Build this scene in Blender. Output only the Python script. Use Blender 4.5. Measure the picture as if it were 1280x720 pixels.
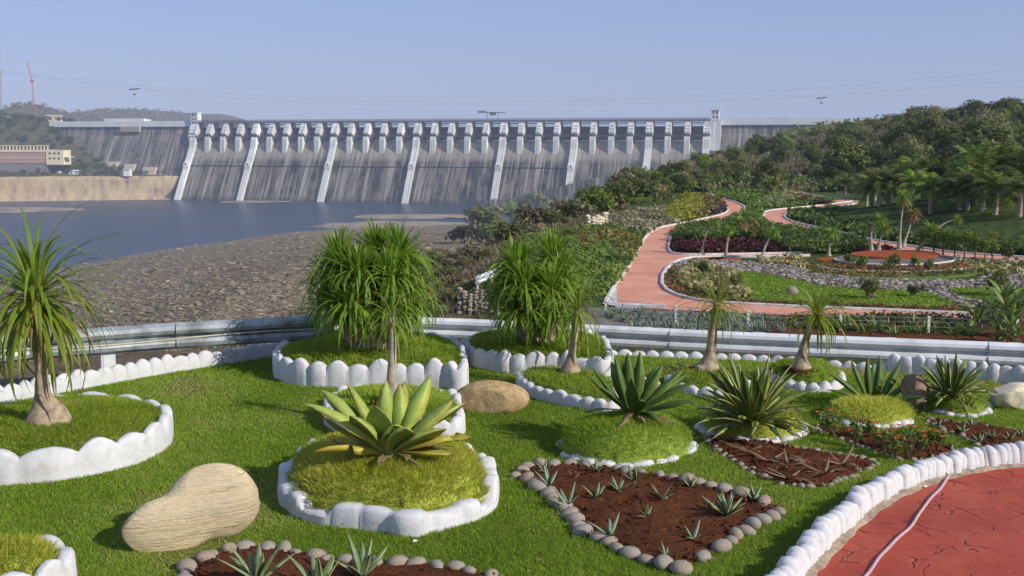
import bpy, bmesh, math, random
import numpy as np
from mathutils import Vector, Matrix

R = math.radians
rng = np.random.default_rng(11)
random.seed(11)
for _o in list(bpy.data.objects):
    bpy.data.objects.remove(_o)
scn = bpy.context.scene
COL = scn.collection

# ------------------------------------------------------------------ camera, sky, sun, exposure
HC, FP, PIT = 2.6, 1350.0, R(7.8)
cam_d = bpy.data.cameras.new('camera')
cam = bpy.data.objects.new('camera', cam_d)
COL.objects.link(cam)
cam.location = (0, 0, HC)
cam.rotation_euler = (R(90) - PIT, 0, 0)
cam_d.sensor_width = 36
cam_d.lens = 36 * FP / 1280
cam_d.clip_start = 0.1
cam_d.clip_end = 30000
scn.camera = cam

SUN_EL, SUN_AZ = R(31), R(120)          # azimuth measured clockwise from +Y: sun low on the right, a little behind
world = bpy.data.worlds.new('World')
scn.world = world
world.use_nodes = True
wn = world.node_tree
sky = wn.nodes.new('ShaderNodeTexSky')
sky.sky_type = 'NISHITA'
sky.sun_disc = False
sky.sun_elevation = SUN_EL
sky.sun_rotation = SUN_AZ
sky.air_density = 1.0
sky.dust_density = 0.45
sky.ozone_density = 3.0
tint_ = wn.nodes.new('ShaderNodeMix'); tint_.data_type = 'RGBA'; tint_.blend_type = 'MULTIPLY'
tint_.inputs['Factor'].default_value = 1.0
tint_.inputs[7].default_value = (1.0, .93, 1.19, 1)       # the lavender cast of the dry-season haze
wn.links.new(sky.outputs[0], tint_.inputs[6])
even = wn.nodes.new('ShaderNodeMix'); even.data_type = 'RGBA'
even.inputs['Factor'].default_value = 0.6
even.inputs[7].default_value = (2.85, 3.70, 6.05, 1)          # dry-season haze evens out the sky's gradient
wn.links.new(tint_.outputs[2], even.inputs[6])
wn.links.new(even.outputs[2], wn.nodes['Background'].inputs[0])
wn.nodes['Background'].inputs[1].default_value = 0.092

sun_d = bpy.data.lights.new('sun', 'SUN')
sun_d.energy = 4.1
sun_d.angle = R(0.5)
sun_d.color = (1.0, 0.93, 0.82)
sun = bpy.data.objects.new('sun', sun_d)
COL.objects.link(sun)
tosun = Vector((math.sin(SUN_AZ) * math.cos(SUN_EL), math.cos(SUN_AZ) * math.cos(SUN_EL), math.sin(SUN_EL)))
sun.rotation_euler = tosun.to_track_quat('Z', 'Y').to_euler()
sun.location = (20, -10, 30)

scn.view_settings.view_transform = 'Standard'
scn.view_settings.look = 'None'
scn.view_settings.exposure = 0.25
scn.view_settings.gamma = 1.0
scn.render.engine = 'CYCLES'
scn.cycles.use_denoising = True
scn.cycles.max_bounces = 6
scn.cycles.transparent_max_bounces = 8
scn.cycles.volume_bounces = 1

HAZE_DENSITY = 0.00015

# ------------------------------------------------------------------ helpers
def ray(u, v):
    dx, dy = (u - 640) / FP, (360 - v) / FP
    return np.array([dx, math.cos(PIT) + dy * math.sin(PIT), -math.sin(PIT) + dy * math.cos(PIT)])

def gp(u, v, z=0.0):
    r = ray(u, v)
    t = (z - HC) / r[2]
    return np.array([r[0] * t, r[1] * t, z])

def at(u, v, Y):
    r = ray(u, v)
    t = Y / r[1]
    return np.array([r[0] * t, Y, HC + r[2] * t])

def sm(a, b, x):
    t = np.clip((np.asarray(x, float) - a) / (b - a), 0, 1)
    return t * t * (3 - 2 * t)

_perm = np.random.default_rng(3).random((256, 256))
def vnoise(x, y):
    x = np.asarray(x, float); y = np.asarray(y, float)
    xi = np.floor(x).astype(int); yi = np.floor(y).astype(int)
    fx = x - xi; fy = y - yi
    fx = fx * fx * (3 - 2 * fx); fy = fy * fy * (3 - 2 * fy)
    a = _perm[xi % 256, yi % 256]; b = _perm[(xi + 1) % 256, yi % 256]
    c = _perm[xi % 256, (yi + 1) % 256]; d = _perm[(xi + 1) % 256, (yi + 1) % 256]
    return (a * (1 - fx) + b * fx) * (1 - fy) + (c * (1 - fx) + d * fx) * fy

def fbm(x, y, o=4):
    s = 0; a = 0.5
    for i in range(o):
        s = s + a * (vnoise(x * 2 ** i + 17.3 * i, y * 2 ** i + 5.1 * i) - 0.5)
        a *= 0.5
    return s

def setp(o, **k):
    for a, b in k.items():
        if b is not None:
            o[a] = b
    return o

def thing(name, label, cat, loc, group=None, rz=0.0, scale=1.0):
    o = bpy.data.objects.new(name, None)
    COL.objects.link(o)
    o.location = tuple(float(c) for c in loc)
    o.rotation_euler = (0, 0, rz)
    o.scale = (scale,) * 3
    o.empty_display_size = 0.2
    return setp(o, label=label, category=cat, group=group)

class Geo:
    """collects vertices, faces and per-vertex attributes for ONE mesh"""
    def __init__(s):
        s.V = []; s.F = {}; s.A = {}; s.n = 0
    def add(s, V, F, **attrs):
        V = np.asarray(V, float).reshape(-1, 3)
        if isinstance(F, np.ndarray):
            F = [F]
        else:
            g = {}
            for f in F:
                g.setdefault(len(f), []).append(f)
            F = [np.array(x) for x in g.values()]
        for f in F:
            if len(f):
                s.F.setdefault(f.shape[1], []).append(f + s.n)
        for k in set(list(attrs) + list(s.A)):
            if k not in s.A:
                s.A[k] = [np.zeros(s.n)] if s.n else []
            a = attrs.get(k, 0.0)
            s.A[k].append(np.broadcast_to(np.asarray(a, float), (len(V),)))
        s.V.append(V); s.n += len(V)
        return s
    def mesh(s, name, mat, smooth=False):
        me = bpy.data.meshes.new(name)
        V = np.concatenate(s.V)
        me.vertices.add(len(V))
        me.vertices.foreach_set('co', V.astype(np.float32).ravel())
        idx, tot = [], []
        for k, fl in s.F.items():
            f = np.concatenate(fl)
            idx.append(f.ravel()); tot.append(np.full(len(f), k))
        idx = np.concatenate(idx).astype(np.int32); tot = np.concatenate(tot).astype(np.int32)
        me.loops.add(len(idx))
        me.loops.foreach_set('vertex_index', idx)
        me.polygons.add(len(tot))
        st = np.concatenate([[0], np.cumsum(tot)[:-1]]).astype(np.int32)
        me.polygons.foreach_set('loop_start', st)
        me.update(calc_edges=True)
        me.polygons.foreach_set('use_smooth', np.full(len(tot), bool(smooth)))
        if smooth not in (True, False):
            me.set_sharp_from_angle(angle=R(smooth))
        for k, a in s.A.items():
            at_ = me.attributes.new(k, 'FLOAT', 'POINT')
            at_.data.foreach_set('value', np.concatenate(a).astype(np.float32))
        me.validate()
        if mat:
            me.materials.append(mat)
        return me
    def build(s, name, mat, parent=None, smooth=False):
        return link(name, s.mesh(name, mat, smooth), parent)

def link(name, me, parent=None, loc=(0, 0, 0), rot=(0, 0, 0), scale=(1, 1, 1)):
    o = bpy.data.objects.new(name, me)
    COL.objects.link(o)
    o.parent = parent
    o.location = tuple(float(c) for c in loc)
    o.rotation_euler = rot
    o.scale = scale if hasattr(scale, '__len__') else (scale,) * 3
    return o

def copy_tree(o, parent=None):
    c = o.copy()
    COL.objects.link(c)
    c.parent = parent
    for ch in list(o.children):
        copy_tree(ch, c)
    return c

def box(g, x0, x1, y0, y1, z0, z1, M=None, **at_):
    V = np.array([[x, y, z] for z in (z0, z1) for y in (y0, y1) for x in (x0, x1)], float)
    if M is not None:
        V = V @ np.array(M)[:3, :3].T + np.array(M)[:3, 3]
    g.add(V, [(0, 2, 3, 1), (4, 5, 7, 6), (0, 1, 5, 4), (1, 3, 7, 5), (3, 2, 6, 7), (2, 0, 4, 6)], **at_)

def tube(g, P, r, n=8, cap=True, **at_):
    P = np.asarray(P, float)
    r = np.broadcast_to(np.asarray(r, float), (len(P),))
    T = np.gradient(P, axis=0)
    T /= np.linalg.norm(T, axis=1)[:, None] + 1e-9
    ref = np.array([0.0, 0, 1]) if abs(T[:, 2]).mean() < 0.9 else np.array([1.0, 0, 0])
    A = np.cross(T, ref); A /= np.linalg.norm(A, axis=1)[:, None] + 1e-9
    B = np.cross(T, A)
    th = np.arange(n) * 2 * math.pi / n
    V = P[:, None] + r[:, None, None] * (A[:, None] * np.cos(th)[None, :, None] + B[:, None] * np.sin(th)[None, :, None])
    m = len(P)
    F = [(i * n + j, i * n + (j + 1) % n, (i + 1) * n + (j + 1) % n, (i + 1) * n + j) for i in range(m - 1) for j in range(n)]
    if cap:
        F.append(tuple(range(n - 1, -1, -1))); F.append(tuple((m - 1) * n + j for j in range(n)))
    at2 = {}
    for k, a in at_.items():
        a = np.asarray(a, float)
        at2[k] = np.repeat(a, n) if a.ndim and len(a) == m else a
    g.add(V.reshape(-1, 3), F, **at2)

_ico = {}
def ico(sub):
    if sub not in _ico:
        b = bmesh.new()
        bmesh.ops.create_icosphere(b, subdivisions=sub, radius=1)
        b.verts.ensure_lookup_table()
        _ico[sub] = (np.array([v.co[:] for v in b.verts]), np.array([[v.index for v in f.verts] for f in b.faces]))
        b.free()
    return _ico[sub]

def n3(P, f, seed=0):
    x, y, z = P[:, 0] * f + seed * 7.7, P[:, 1] * f + seed * 3.3, P[:, 2] * f + seed * 1.9
    return (vnoise(x + z * .7, y + 31) + vnoise(y + x * .6 + 57, z + 11) + vnoise(z + y * .5 + 91, x + 71)) / 1.5 - 1

def rock_geo(seed, size, sub=2, rough=0.18, freq=1.2, flat=0.0):
    V, F = ico(sub)
    V = V.copy()
    d = 1 + rough * n3(V, freq, seed) + rough * .45 * n3(V, freq * 2.7, seed + 9)
    V = V * d[:, None]
    if flat:
        V[:, 2] = np.where(V[:, 2] > flat, flat + (V[:, 2] - flat) * .35, V[:, 2])
    return V * np.array(size), F

def catmull(P, n, closed=False):
    P = np.asarray(P, float)
    if closed:
        Q = np.vstack([P[-1], P, P[0], P[1]])
    else:
        Q = np.vstack([2 * P[0] - P[1], P, 2 * P[-1] - P[-2]])
    out = []
    m = len(Q) - 3
    for i in range(m):
        t = np.linspace(0, 1, 24, endpoint=False)[:, None]
        a, b, c, d = Q[i:i + 4]
        out.append(.5 * (2 * b + (c - a) * t + (2 * a - 5 * b + 4 * c - d) * t ** 2 + (3 * b - a - 3 * c + d) * t ** 3))
    out.append(Q[-2][None])
    C = np.vstack(out)
    L = np.concatenate([[0], np.cumsum(np.linalg.norm(np.diff(C, axis=0), axis=1))])
    s = np.linspace(0, L[-1], n + 1 if closed else n)
    if closed:
        s = s[:-1]
    return np.stack([np.interp(s, L, C[:, k]) for k in range(C.shape[1])], 1), L[-1]

def inpoly(X, Y, P):
    P = np.asarray(P); ins = np.zeros(len(X), bool); j = len(P) - 1
    for i in range(len(P)):
        xi, yi, xj, yj = P[i][0], P[i][1], P[j][0], P[j][1]
        c = ((yi > Y) != (yj > Y)) & (X < (xj - xi) * (Y - yi) / (yj - yi + 1e-12) + xi)
        ins ^= c; j = i
    return ins

def scatter(P, dens):
    P = np.asarray(P)
    x0, y0 = P[:, 0].min(), P[:, 1].min(); x1, y1 = P[:, 0].max(), P[:, 1].max()
    n = int((x1 - x0) * (y1 - y0) * dens)
    X = rng.uniform(x0, x1, n); Y = rng.uniform(y0, y1, n)
    k = inpoly(X, Y, P)
    return X[k], Y[k]

def polysheet(name, P, z, mat, kind='structure', parent=None):
    b = bmesh.new()
    vs = [b.verts.new((p[0], p[1], z if np.isscalar(z) else z[i])) for i, p in enumerate(P)]
    es = [b.edges.new((vs[i], vs[(i + 1) % len(vs)])) for i in range(len(vs))]
    bmesh.ops.triangle_fill(b, use_beauty=True, edges=es, normal=(0, 0, 1))
    for f in b.faces:
        if f.normal.z < 0:
            f.normal_flip()
    me = bpy.data.meshes.new(name); b.to_mesh(me); b.free()
    me.materials.append(mat)
    o = link(name, me, parent)
    if kind:
        o['kind'] = kind
    return o

ORD = 'first second third fourth fifth sixth seventh eighth ninth tenth eleventh twelfth thirteenth fourteenth fifteenth sixteenth seventeenth eighteenth nineteenth twentieth'.split()

# ------------------------------------------------------------------ materials
MATS = {}
class NT:
    def __init__(s, name):
        s.m = bpy.data.materials.new(name); s.m.use_nodes = True
        s.t = s.m.node_tree; s.p = s.t.nodes['Principled BSDF']; s.out = s.t.nodes['Material Output']
    def n(s, typ, **k):
        x = s.t.nodes.new('ShaderNode' + typ)
        for a, b in k.items():
            setattr(x, a, b)
        return x
    def l(s, a, b):
        s.t.links.new(a, b)
    def coords(s, scale=(1, 1, 1), kind='Object'):
        c = s.n('TexCoord'); m = s.n('Mapping'); m.inputs['Scale'].default_value = scale
        s.l(c.outputs[kind], m.inputs[0]); return m.outputs[0]
    def noise(s, vec, scale, detail=4, rough=.55, out='Fac'):
        x = s.n('TexNoise'); x.inputs['Scale'].default_value = scale; x.inputs['Detail'].default_value = detail
        x.inputs['Roughness'].default_value = rough
        if vec is not None: s.l(vec, x.inputs['Vector'])
        return x.outputs[out]
    def vor(s, vec, scale, feature='F1', out='Distance', rnd=1.0):
        x = s.n('TexVoronoi', feature=feature); x.inputs['Scale'].default_value = scale
        x.inputs['Randomness'].default_value = rnd
        if vec is not None: s.l(vec, x.inputs['Vector'])
        return x.outputs[out]
    def ramp(s, fac, stops):
        x = s.n('ValToRGB'); e = x.color_ramp.elements
        while len(e) > 1: e.remove(e[-1])
        for i, (p, c) in enumerate(stops):
            k = e[0] if i == 0 else e.new(p)
            k.position = p; k.color = (*c, 1) if len(c) == 3 else c
        s.l(fac, x.inputs[0]); return x.outputs[0]
    def mix(s, fac, a, b, mode='MIX'):
        x = s.n('Mix', data_type='RGBA', blend_type=mode)
        for sock, v in ((x.inputs['Factor'], fac), (x.inputs[6], a), (x.inputs[7], b)):
            if isinstance(v, (int, float)): sock.default_value = v
            elif isinstance(v, tuple): sock.default_value = (*v, 1)
            else: s.l(v, sock)
        return x.outputs[2]
    def math(s, op, a, b=0.0, clamp=False):
        x = s.n('Math', operation=op, use_clamp=clamp)
        for sock, v in ((x.inputs[0], a), (x.inputs[1], b)):
            if isinstance(v, (int, float)): sock.default_value = v
            else: s.l(v, sock)
        return x.outputs[0]
    def attr(s, name):
        x = s.n('Attribute', attribute_name=name); return x.outputs['Fac']
    def rnd(s):
        return s.n('ObjectInfo').outputs['Random']
    def bump(s, h, strength=.3, dist=.02):
        x = s.n('Bump'); x.inputs['Strength'].default_value = strength; x.inputs['Distance'].default_value = dist
        s.l(h, x.inputs['Height']); s.l(x.outputs[0], s.p.inputs['Normal'])
    def col(s, c):
        if isinstance(c, tuple): s.p.inputs['Base Color'].default_value = (*c, 1)
        else: s.l(c, s.p.inputs['Base Color'])
    def rough(s, r, spec=.3):
        if isinstance(r, (int, float)): s.p.inputs['Roughness'].default_value = r
        else: s.l(r, s.p.inputs['Roughness'])
        s.p.inputs['Specular IOR Level'].default_value = spec
        return s

def simple(name, c, rough=.7, metal=0, var=.12, scale=4, bump=0, bs=30, spec=.3):
    t = NT(name); v = t.coords()
    f = t.noise(v, scale, 5)
    lo = tuple(max(0, x * (1 - var * 2)) for x in c); hi = tuple(min(1, x * (1 + var)) for x in c)
    t.col(t.ramp(f, [(.3, lo), (.7, hi)])); t.rough(rough, spec)
    t.p.inputs['Metallic'].default_value = metal
    if bump: t.bump(t.noise(v, bs, 4), bump, .01)
    return t.m

def leafmat(name, dark, mid, light, trans=.3, rough=.55, spec=.25, objvar=.25, gain=1.0):
    """tint attribute picks the leaf's own colour; a little light passes through"""
    t = NT(name)
    if gain != 1:
        dark, mid, light = (tuple(min(.8, x * gain * k) for x, k in zip(q, (1.12, 1.0, 1.1))) for q in (dark, mid, light))
    c = t.ramp(t.attr('tint'), [(0.0, dark), (.5, mid), (1.0, light)])
    if objvar:
        h = t.n('HueSaturation')
        t.l(t.math('ADD', .5 - .03 * objvar * 2, t.math('MULTIPLY', t.rnd(), .06 * objvar * 2)), h.inputs['Hue'])
        t.l(t.math('ADD', 1 - objvar, t.math('MULTIPLY', t.rnd(), 2 * objvar)), h.inputs['Value'])
        t.l(c, h.inputs['Color']); c = h.outputs[0]
    t.col(c); t.rough(rough, spec)
    tr = t.n('BsdfTranslucent'); t.l(c, tr.inputs[0])
    mx = t.n('MixShader'); mx.inputs[0].default_value = trans
    t.l(t.p.outputs[0], mx.inputs[1]); t.l(tr.outputs[0], mx.inputs[2]); t.l(mx.outputs[0], t.out.inputs[0])
    return t.m

def bladeleaf(name, center, edge, tip, base, trans=.2, rough=.4, edgepos=.72, streak=.15):
    """strap leaf: edge attribute (0 middle, 1 margin), along attribute (0 base, 1 tip)"""
    t = NT(name)
    e = t.attr('edge'); a = t.attr('along')
    v = t.coords()
    e2 = t.math('ADD', e, t.math('MULTIPLY', t.math('SUBTRACT', t.noise(v, 40, 3), .5), .18))
    c = t.ramp(e2, [(edgepos - .06, center), (edgepos + .06, edge)])
    c = t.mix(t.ramp(a, [(0.0, (1, 1, 1)), (.22, (0, 0, 0))]), c, base)
    c = t.mix(t.ramp(a, [(.86, (0, 0, 0)), (1.0, (1, 1, 1))]), c, tip)
    c = t.mix(t.math('MULTIPLY', t.ramp(t.noise(v, 11, 6, .7), [(.4, (0, 0, 0)), (.75, (1, 1, 1))]), streak * 4), c, tuple(x * .55 for x in center))
    h = t.n('HueSaturation')
    t.l(t.math('ADD', .78, t.math('MULTIPLY', t.attr('tint'), .44)), h.inputs['Value'])
    t.l(c, h.inputs['Color']); c = h.outputs[0]
    t.col(c); t.rough(rough, .4)
    tr = t.n('BsdfTranslucent'); t.l(c, tr.inputs[0])
    mx = t.n('MixShader'); mx.inputs[0].default_value = trans
    t.l(t.p.outputs[0], mx.inputs[1]); t.l(tr.outputs[0], mx.inputs[2]); t.l(mx.outputs[0], t.out.inputs[0])
    return t.m

def whitewash():
    t = NT('whitewash'); v = t.coords(kind='Object')
    f = t.noise(v, 7, 6, .65); g = t.noise(v, 45, 4)
    c = t.ramp(f, [(.28, (.44, .43, .40)), (.42, (.55, .55, .555)), (.7, (.62, .62, .635))])
    c = t.mix(t.ramp(g, [(.60, (0, 0, 0)), (.78, (.7, .7, .7))]), c, (.40, .375, .33))
    h_ = t.noise(v, 2.6, 7, .75)
    c = t.mix(t.ramp(h_, [(.56, (0, 0, 0)), (.66, (.55, .55, .55))]), c, (.43, .41, .36))
    t.col(c); t.rough(.85, .15); t.bump(g, .28, .010)
    return t.m
MATS['white'] = whitewash()

def river_stone():
    t = NT('river_stone'); v = t.coords()
    f = t.noise(v, 6, 5, .6)
    c = t.mix(t.rnd(), (.23, .20, .165), (.36, .29, .21))
    c = t.mix(t.ramp(f, [(.35, (0, 0, 0)), (.65, (1, 1, 1))]), c, t.mix(t.rnd(), (.34, .31, .27), (.20, .165, .13)))
    t.col(c); t.rough(.75, .25); t.bump(t.noise(v, 40, 4), .25, .01)
    return t.m
MATS['stone'] = river_stone()
MATS['pale_stone'] = simple('pale_stone', (.66, .58, .42), .85, var=.18, scale=9, bump=.5, bs=25)
MATS['tan_stone'] = simple('tan_stone', (.44, .31, .155), .85, var=.22, scale=14, bump=.6, bs=40)
MATS['brown_stone'] = simple('brown_stone', (.30, .205, .14), .85, var=.2, scale=9, bump=.6, bs=30)

def striated():
    t = NT('layered_stone'); v = t.coords((1.6, 1.6, 46))
    f = t.noise(v, 2.0, 8, .75); w = t.noise(t.coords((1, 1, 1)), 4, 4); q = t.noise(t.coords((3, 3, 26)), 1.6, 3, .5)
    c = t.ramp(f, [(.34, (.42, .25, .11)), (.41, (.74, .54, .29)), (.48, (.86, .71, .44)), (.72, (.90, .79, .54))])
    c = t.mix(t.ramp(w, [(.45, (0, 0, 0)), (.7, (.6, .6, .6))]), c, (.70, .58, .39))
    c = t.mix(t.ramp(q, [(.26, (.8, .8, .8)), (.34, (0, 0, 0))]), c, (.26, .15, .07))
    t.col(c); t.rough(.85, .15)
    t.bump(t.math('ADD', f, t.math('MULTIPLY', t.noise(t.coords((1, 1, 1.6)), 3.2, 4), 1.4)), 1.0, .035)
    return t.m
MATS['layered'] = striated()

def soil(name, c1, c2, c3):
    t = NT(name); v = t.coords()
    f = t.noise(v, 3.0, 6, .65); g = t.noise(v, 38, 5, .7)
    c = t.ramp(f, [(.3, c1), (.55, c2), (.75, c3)])
    c = t.mix(t.ramp(g, [(.58, (0, 0, 0)), (.75, (1, 1, 1))]), c, tuple(min(1, x * 2.0) for x in c3))
    t.col(c); t.rough(.95, .1); t.bump(t.noise(v, 24, 6, .7), 1.0, .05)
    return t.m
MATS['soil'] = soil('red_brown_soil', (.072, .026, .012), (.13, .046, .02), (.19, .075, .03))
MATS['red_soil'] = soil('red_laterite', (.22, .055, .022), (.34, .085, .03), (.42, .13, .055))
MATS['lawn_soil'] = soil('turf_soil', (.085, .115, .02), (.15, .18, .032), (.24, .225, .075))
MATS['moss_base'] = simple('mossy_turf_base', (.32, .36, .05), .95, var=.25, scale=16, bump=.6, bs=50)
MATS['green_base'] = simple('planter_turf_base', (.20, .27, .035), .95, var=.25, scale=16, bump=.6, bs=50)
MATS['turf'] = leafmat('turf_blades', (.15, .255, .018), (.28, .425, .036), (.53, .51, .16), .45, .6, .15, 0)
MATS['moss'] = leafmat('moss_blades', (.20, .25, .022), (.40, .43, .042), (.62, .58, .12), .5, .6, .15, .12)
MATS['cover_dark'] = leafmat('planter_turf_blades', (.17, .26, .020), (.32, .44, .038), (.52, .52, .13), .5, .6, .15, .1)
MATS['galv'] = simple('galvanised_steel', (.74, .76, .75), .45, metal=.12, var=.12, scale=3, bump=.06, bs=12, spec=.5)
MATS['galv_old'] = simple('weathered_galvanised_steel', (.36, .395, .41), .5, metal=.3, var=.3, scale=5, bump=.1, bs=14, spec=.4)
MATS['bark'] = simple('bark', (.22, .16, .105), .9, var=.3, scale=8, bump=.7, bs=18)
MATS['palebark'] = simple('pale_bark', (.40, .34, .25), .9, var=.25, scale=8, bump=.7, bs=18)
MATS['bulb'] = simple('bulb_bark', (.36, .28, .19), .9, var=.28, scale=14, bump=.8, bs=30)
# ------------------------------------------------------------------ terrain
GZ = -4.2
WATER = -76.0

def edgeX(Y):
    return np.interp(Y, [0, 30, 40, 80, 110, 140, 200, 300, 600, 1300], [-3, -3, -2, 2.5, 10, 17, 32, 62, 150, 330])
def shoreY(X, Y):
    return np.interp(X / np.maximum(Y, 1.0), [-.9, -.474, -.40, -.30, -.193, -.03, .05, .3], [490, 600, 685, 805, 930, 1020, 1080, 1150])

def terrain(X, Y):
    X = np.asarray(X, float); Y = np.asarray(Y, float)
    zr = np.interp(Y, [-50, 12.9, 13.6, 15.8, 33, 60], [-.2, -.2, -.65, -.65, GZ, GZ])
    zl = np.interp(Y, [-50, 12.9, 13.9, 38, 60], [-.2, -.12, -.15, GZ, GZ])
    w = sm(-3.5, -1.0, X)
    z = zl * (1 - w) + zr * w
    d = np.clip(edgeX(Y) - X, 0, None)
    z = z - .35 * np.maximum(0, d - .6) * sm(13.7, 22, Y) + fbm(X / 7, Y / 7) * 1.6 * sm(1, 8, d) * sm(25, 60, Y)
    floor = np.clip(WATER + .07 * (shoreY(X, Y) - Y), -86, -35) + fbm(X / 60, Y / 60) * 3 * sm(60, 200, Y) + fbm(X / 9, Y / 9, 3) * .9
    z = np.where((d > 0) & (Y < 1300), np.maximum(z, floor), z)
    # hill on the right and the grass bank with the palms
    hill = .135 * np.clip(X - np.maximum(56, .2 * Y), 0, None) * sm(60, 170, Y)
    hill = 26 * (1 - np.exp(-hill / 26))
    bx = np.interp(Y, [50, 55, 62, 70, 92, 100, 108, 118, 140], [60, 42, 31.5, 26.5, 25, 28.5, 35, 43, 60])
    bank = np.clip(.16 * (X - bx), 0, 2.6) * sm(50, 60, Y)
    z = z + np.where(d <= 0, np.maximum(hill, bank) + fbm(X / 30, Y / 30) * 3 * sm(130, 200, Y), 0)
    # far left bank, hill above it
    s = Y - (1466 + .231 * (X + 445))
    A = np.interp(X, [-1500, -760, -650, -560, -480, -440], [70, 78, 72, 48, 14, 4])
    lb = -45 + sm(0, 170, s) * A + fbm(X / 50, Y / 50) * 14 * sm(0, 60, s)
    lb = np.where(s > 200, lb + (fbm(X / 200, Y / 200)) * 30, lb)
    z = np.where((X < -425) & (s > 0), lb, np.where((X < -425) & (Y > 700) , np.minimum(z, -84), z))
    # country behind the dam and the hazy hills
    back = sm(1700, 2000, Y)
    far = -6 + 14 * fbm(X / 400, Y / 400)
    def bump(cx, cy, h, sx, sy):
        return h * np.exp(-((X - cx) / sx) ** 2 - ((Y - cy) / sy) ** 2)
    far = far + bump(-1130, 3200, 94, 170, 500) + bump(-830, 3300, 50, 140, 400) + bump(-1310, 3000, 40, 100, 500) + bump(-1030, 2350, 66, 70, 300) \
        + bump(-1090, 2400, 30, 60, 300) + bump(-1010, 3900, 84, 120, 500) + fbm(X / 120, Y / 120) * 16
    z = z * (1 - back) + far * back
    return z

def T(x, y):
    return float(terrain(np.array([x]), np.array([y]))[0])

def gt(u, v, near=16.0, far=2000.0):
    """the point of the ground seen through pixel (u, v), found by stepping along the sight line"""
    r = ray(u, v)
    t = near * (far / near) ** (np.arange(1500) / 1499)
    P = r[None] * t[:, None]
    h = terrain(P[:, 0], P[:, 1])
    k = np.nonzero(HC + P[:, 2] < h)[0]
    k = k[0] if len(k) else len(t) - 1
    return np.array([P[k, 0], P[k, 1], h[k]])

def build_terrain():
    ang = np.concatenate([np.arange(-180, -40, 4), np.arange(-40, 40, .3), np.arange(40, 180, 4)])
    rad = np.concatenate([[0.0], 2.0 * 1.0165 ** np.arange(0, 490)])
    rad = rad[rad < 5200]
    a = np.radians(ang)
    X = rad[:, None] * np.sin(a)[None]; Y = rad[:, None] * np.cos(a)[None]
    Z = terrain(X.ravel(), Y.ravel())
    nr, na = X.shape
    i, j = np.meshgrid(np.arange(nr - 1), np.arange(na), indexing='ij')
    j2 = (j + 1) % na
    F = np.stack([i * na + j, i * na + j2, (i + 1) * na + j2, (i + 1) * na + j], -1).reshape(-1, 4)[:, ::-1]
    x, y = X.ravel(), Y.ravel()
    d = edgeX(y) - x
    n = fbm(x / 14, y / 14)
    rock = sm(18, 34, d + 14 * n) * sm(15, 40, y)                      # river bed
    rock = np.where(y > 1300, 0, rock)
    grass = (1 - sm(-1, 2, d + 4 * n)) * sm(14.0, 15.5, y)
    far = sm(130, 170, y) * (1 - rock)
    g = Geo()
    g.add(np.stack([x, y, Z], 1), F, rock=rock, grass=grass, wood=far)
    t = NT('ground'); v = t.coords()
    n1 = t.noise(v, .35, 6, .65); n2 = t.noise(v, 2.2, 6, .7); n3_ = t.noise(v, .05, 4)
    dirt = t.ramp(n1, [(.3, (.11, .08, .052)), (.5, (.19, .14, .09)), (.7, (.27, .21, .13))])
    dirt = t.mix(t.ramp(n2, [(.45, (0, 0, 0)), (.7, (.7, .7, .7))]), dirt, (.12, .105, .05))
    pebb = t.vor(v, 1.5, 'F1', 'Color')
    rockc = t.mix(t.n('SeparateColor').outputs[0], (.2, .2, .2), (.2, .2, .2))
    sp = t.n('SeparateColor'); t.l(pebb, sp.inputs[0])
    rockc = t.ramp(sp.outputs[0], [(0, (.145, .11, .07)), (.5, (.22, .175, .118)), (1, (.30, .245, .17))])
    rockc = t.mix(t.ramp(n3_, [(.4, (0, 0, 0)), (.65, (.6, .6, .6))]), rockc, (.20, .155, .11))
    gr = t.ramp(n2, [(.3, (.035, .06, .014)), (.55, (.065, .095, .02)), (.75, (.13, .115, .045))])
    wd = t.ramp(n1, [(.3, (.05, .055, .025)), (.6, (.11, .095, .055)), (.8, (.15, .115, .07))])
    c = t.mix(t.attr('rock'), dirt, rockc)
    c = t.mix(t.attr('grass'), c, gr)
    c = t.mix(t.attr('wood'), c, wd)
    t.col(c); t.rough(.95, .1)
    t.bump(t.math('ADD', t.vor(v, 1.5), n2), .7, .35)
    o = g.build('ground', t.m, smooth=True)
    o['kind'] = 'structure'
build_terrain()

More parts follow.
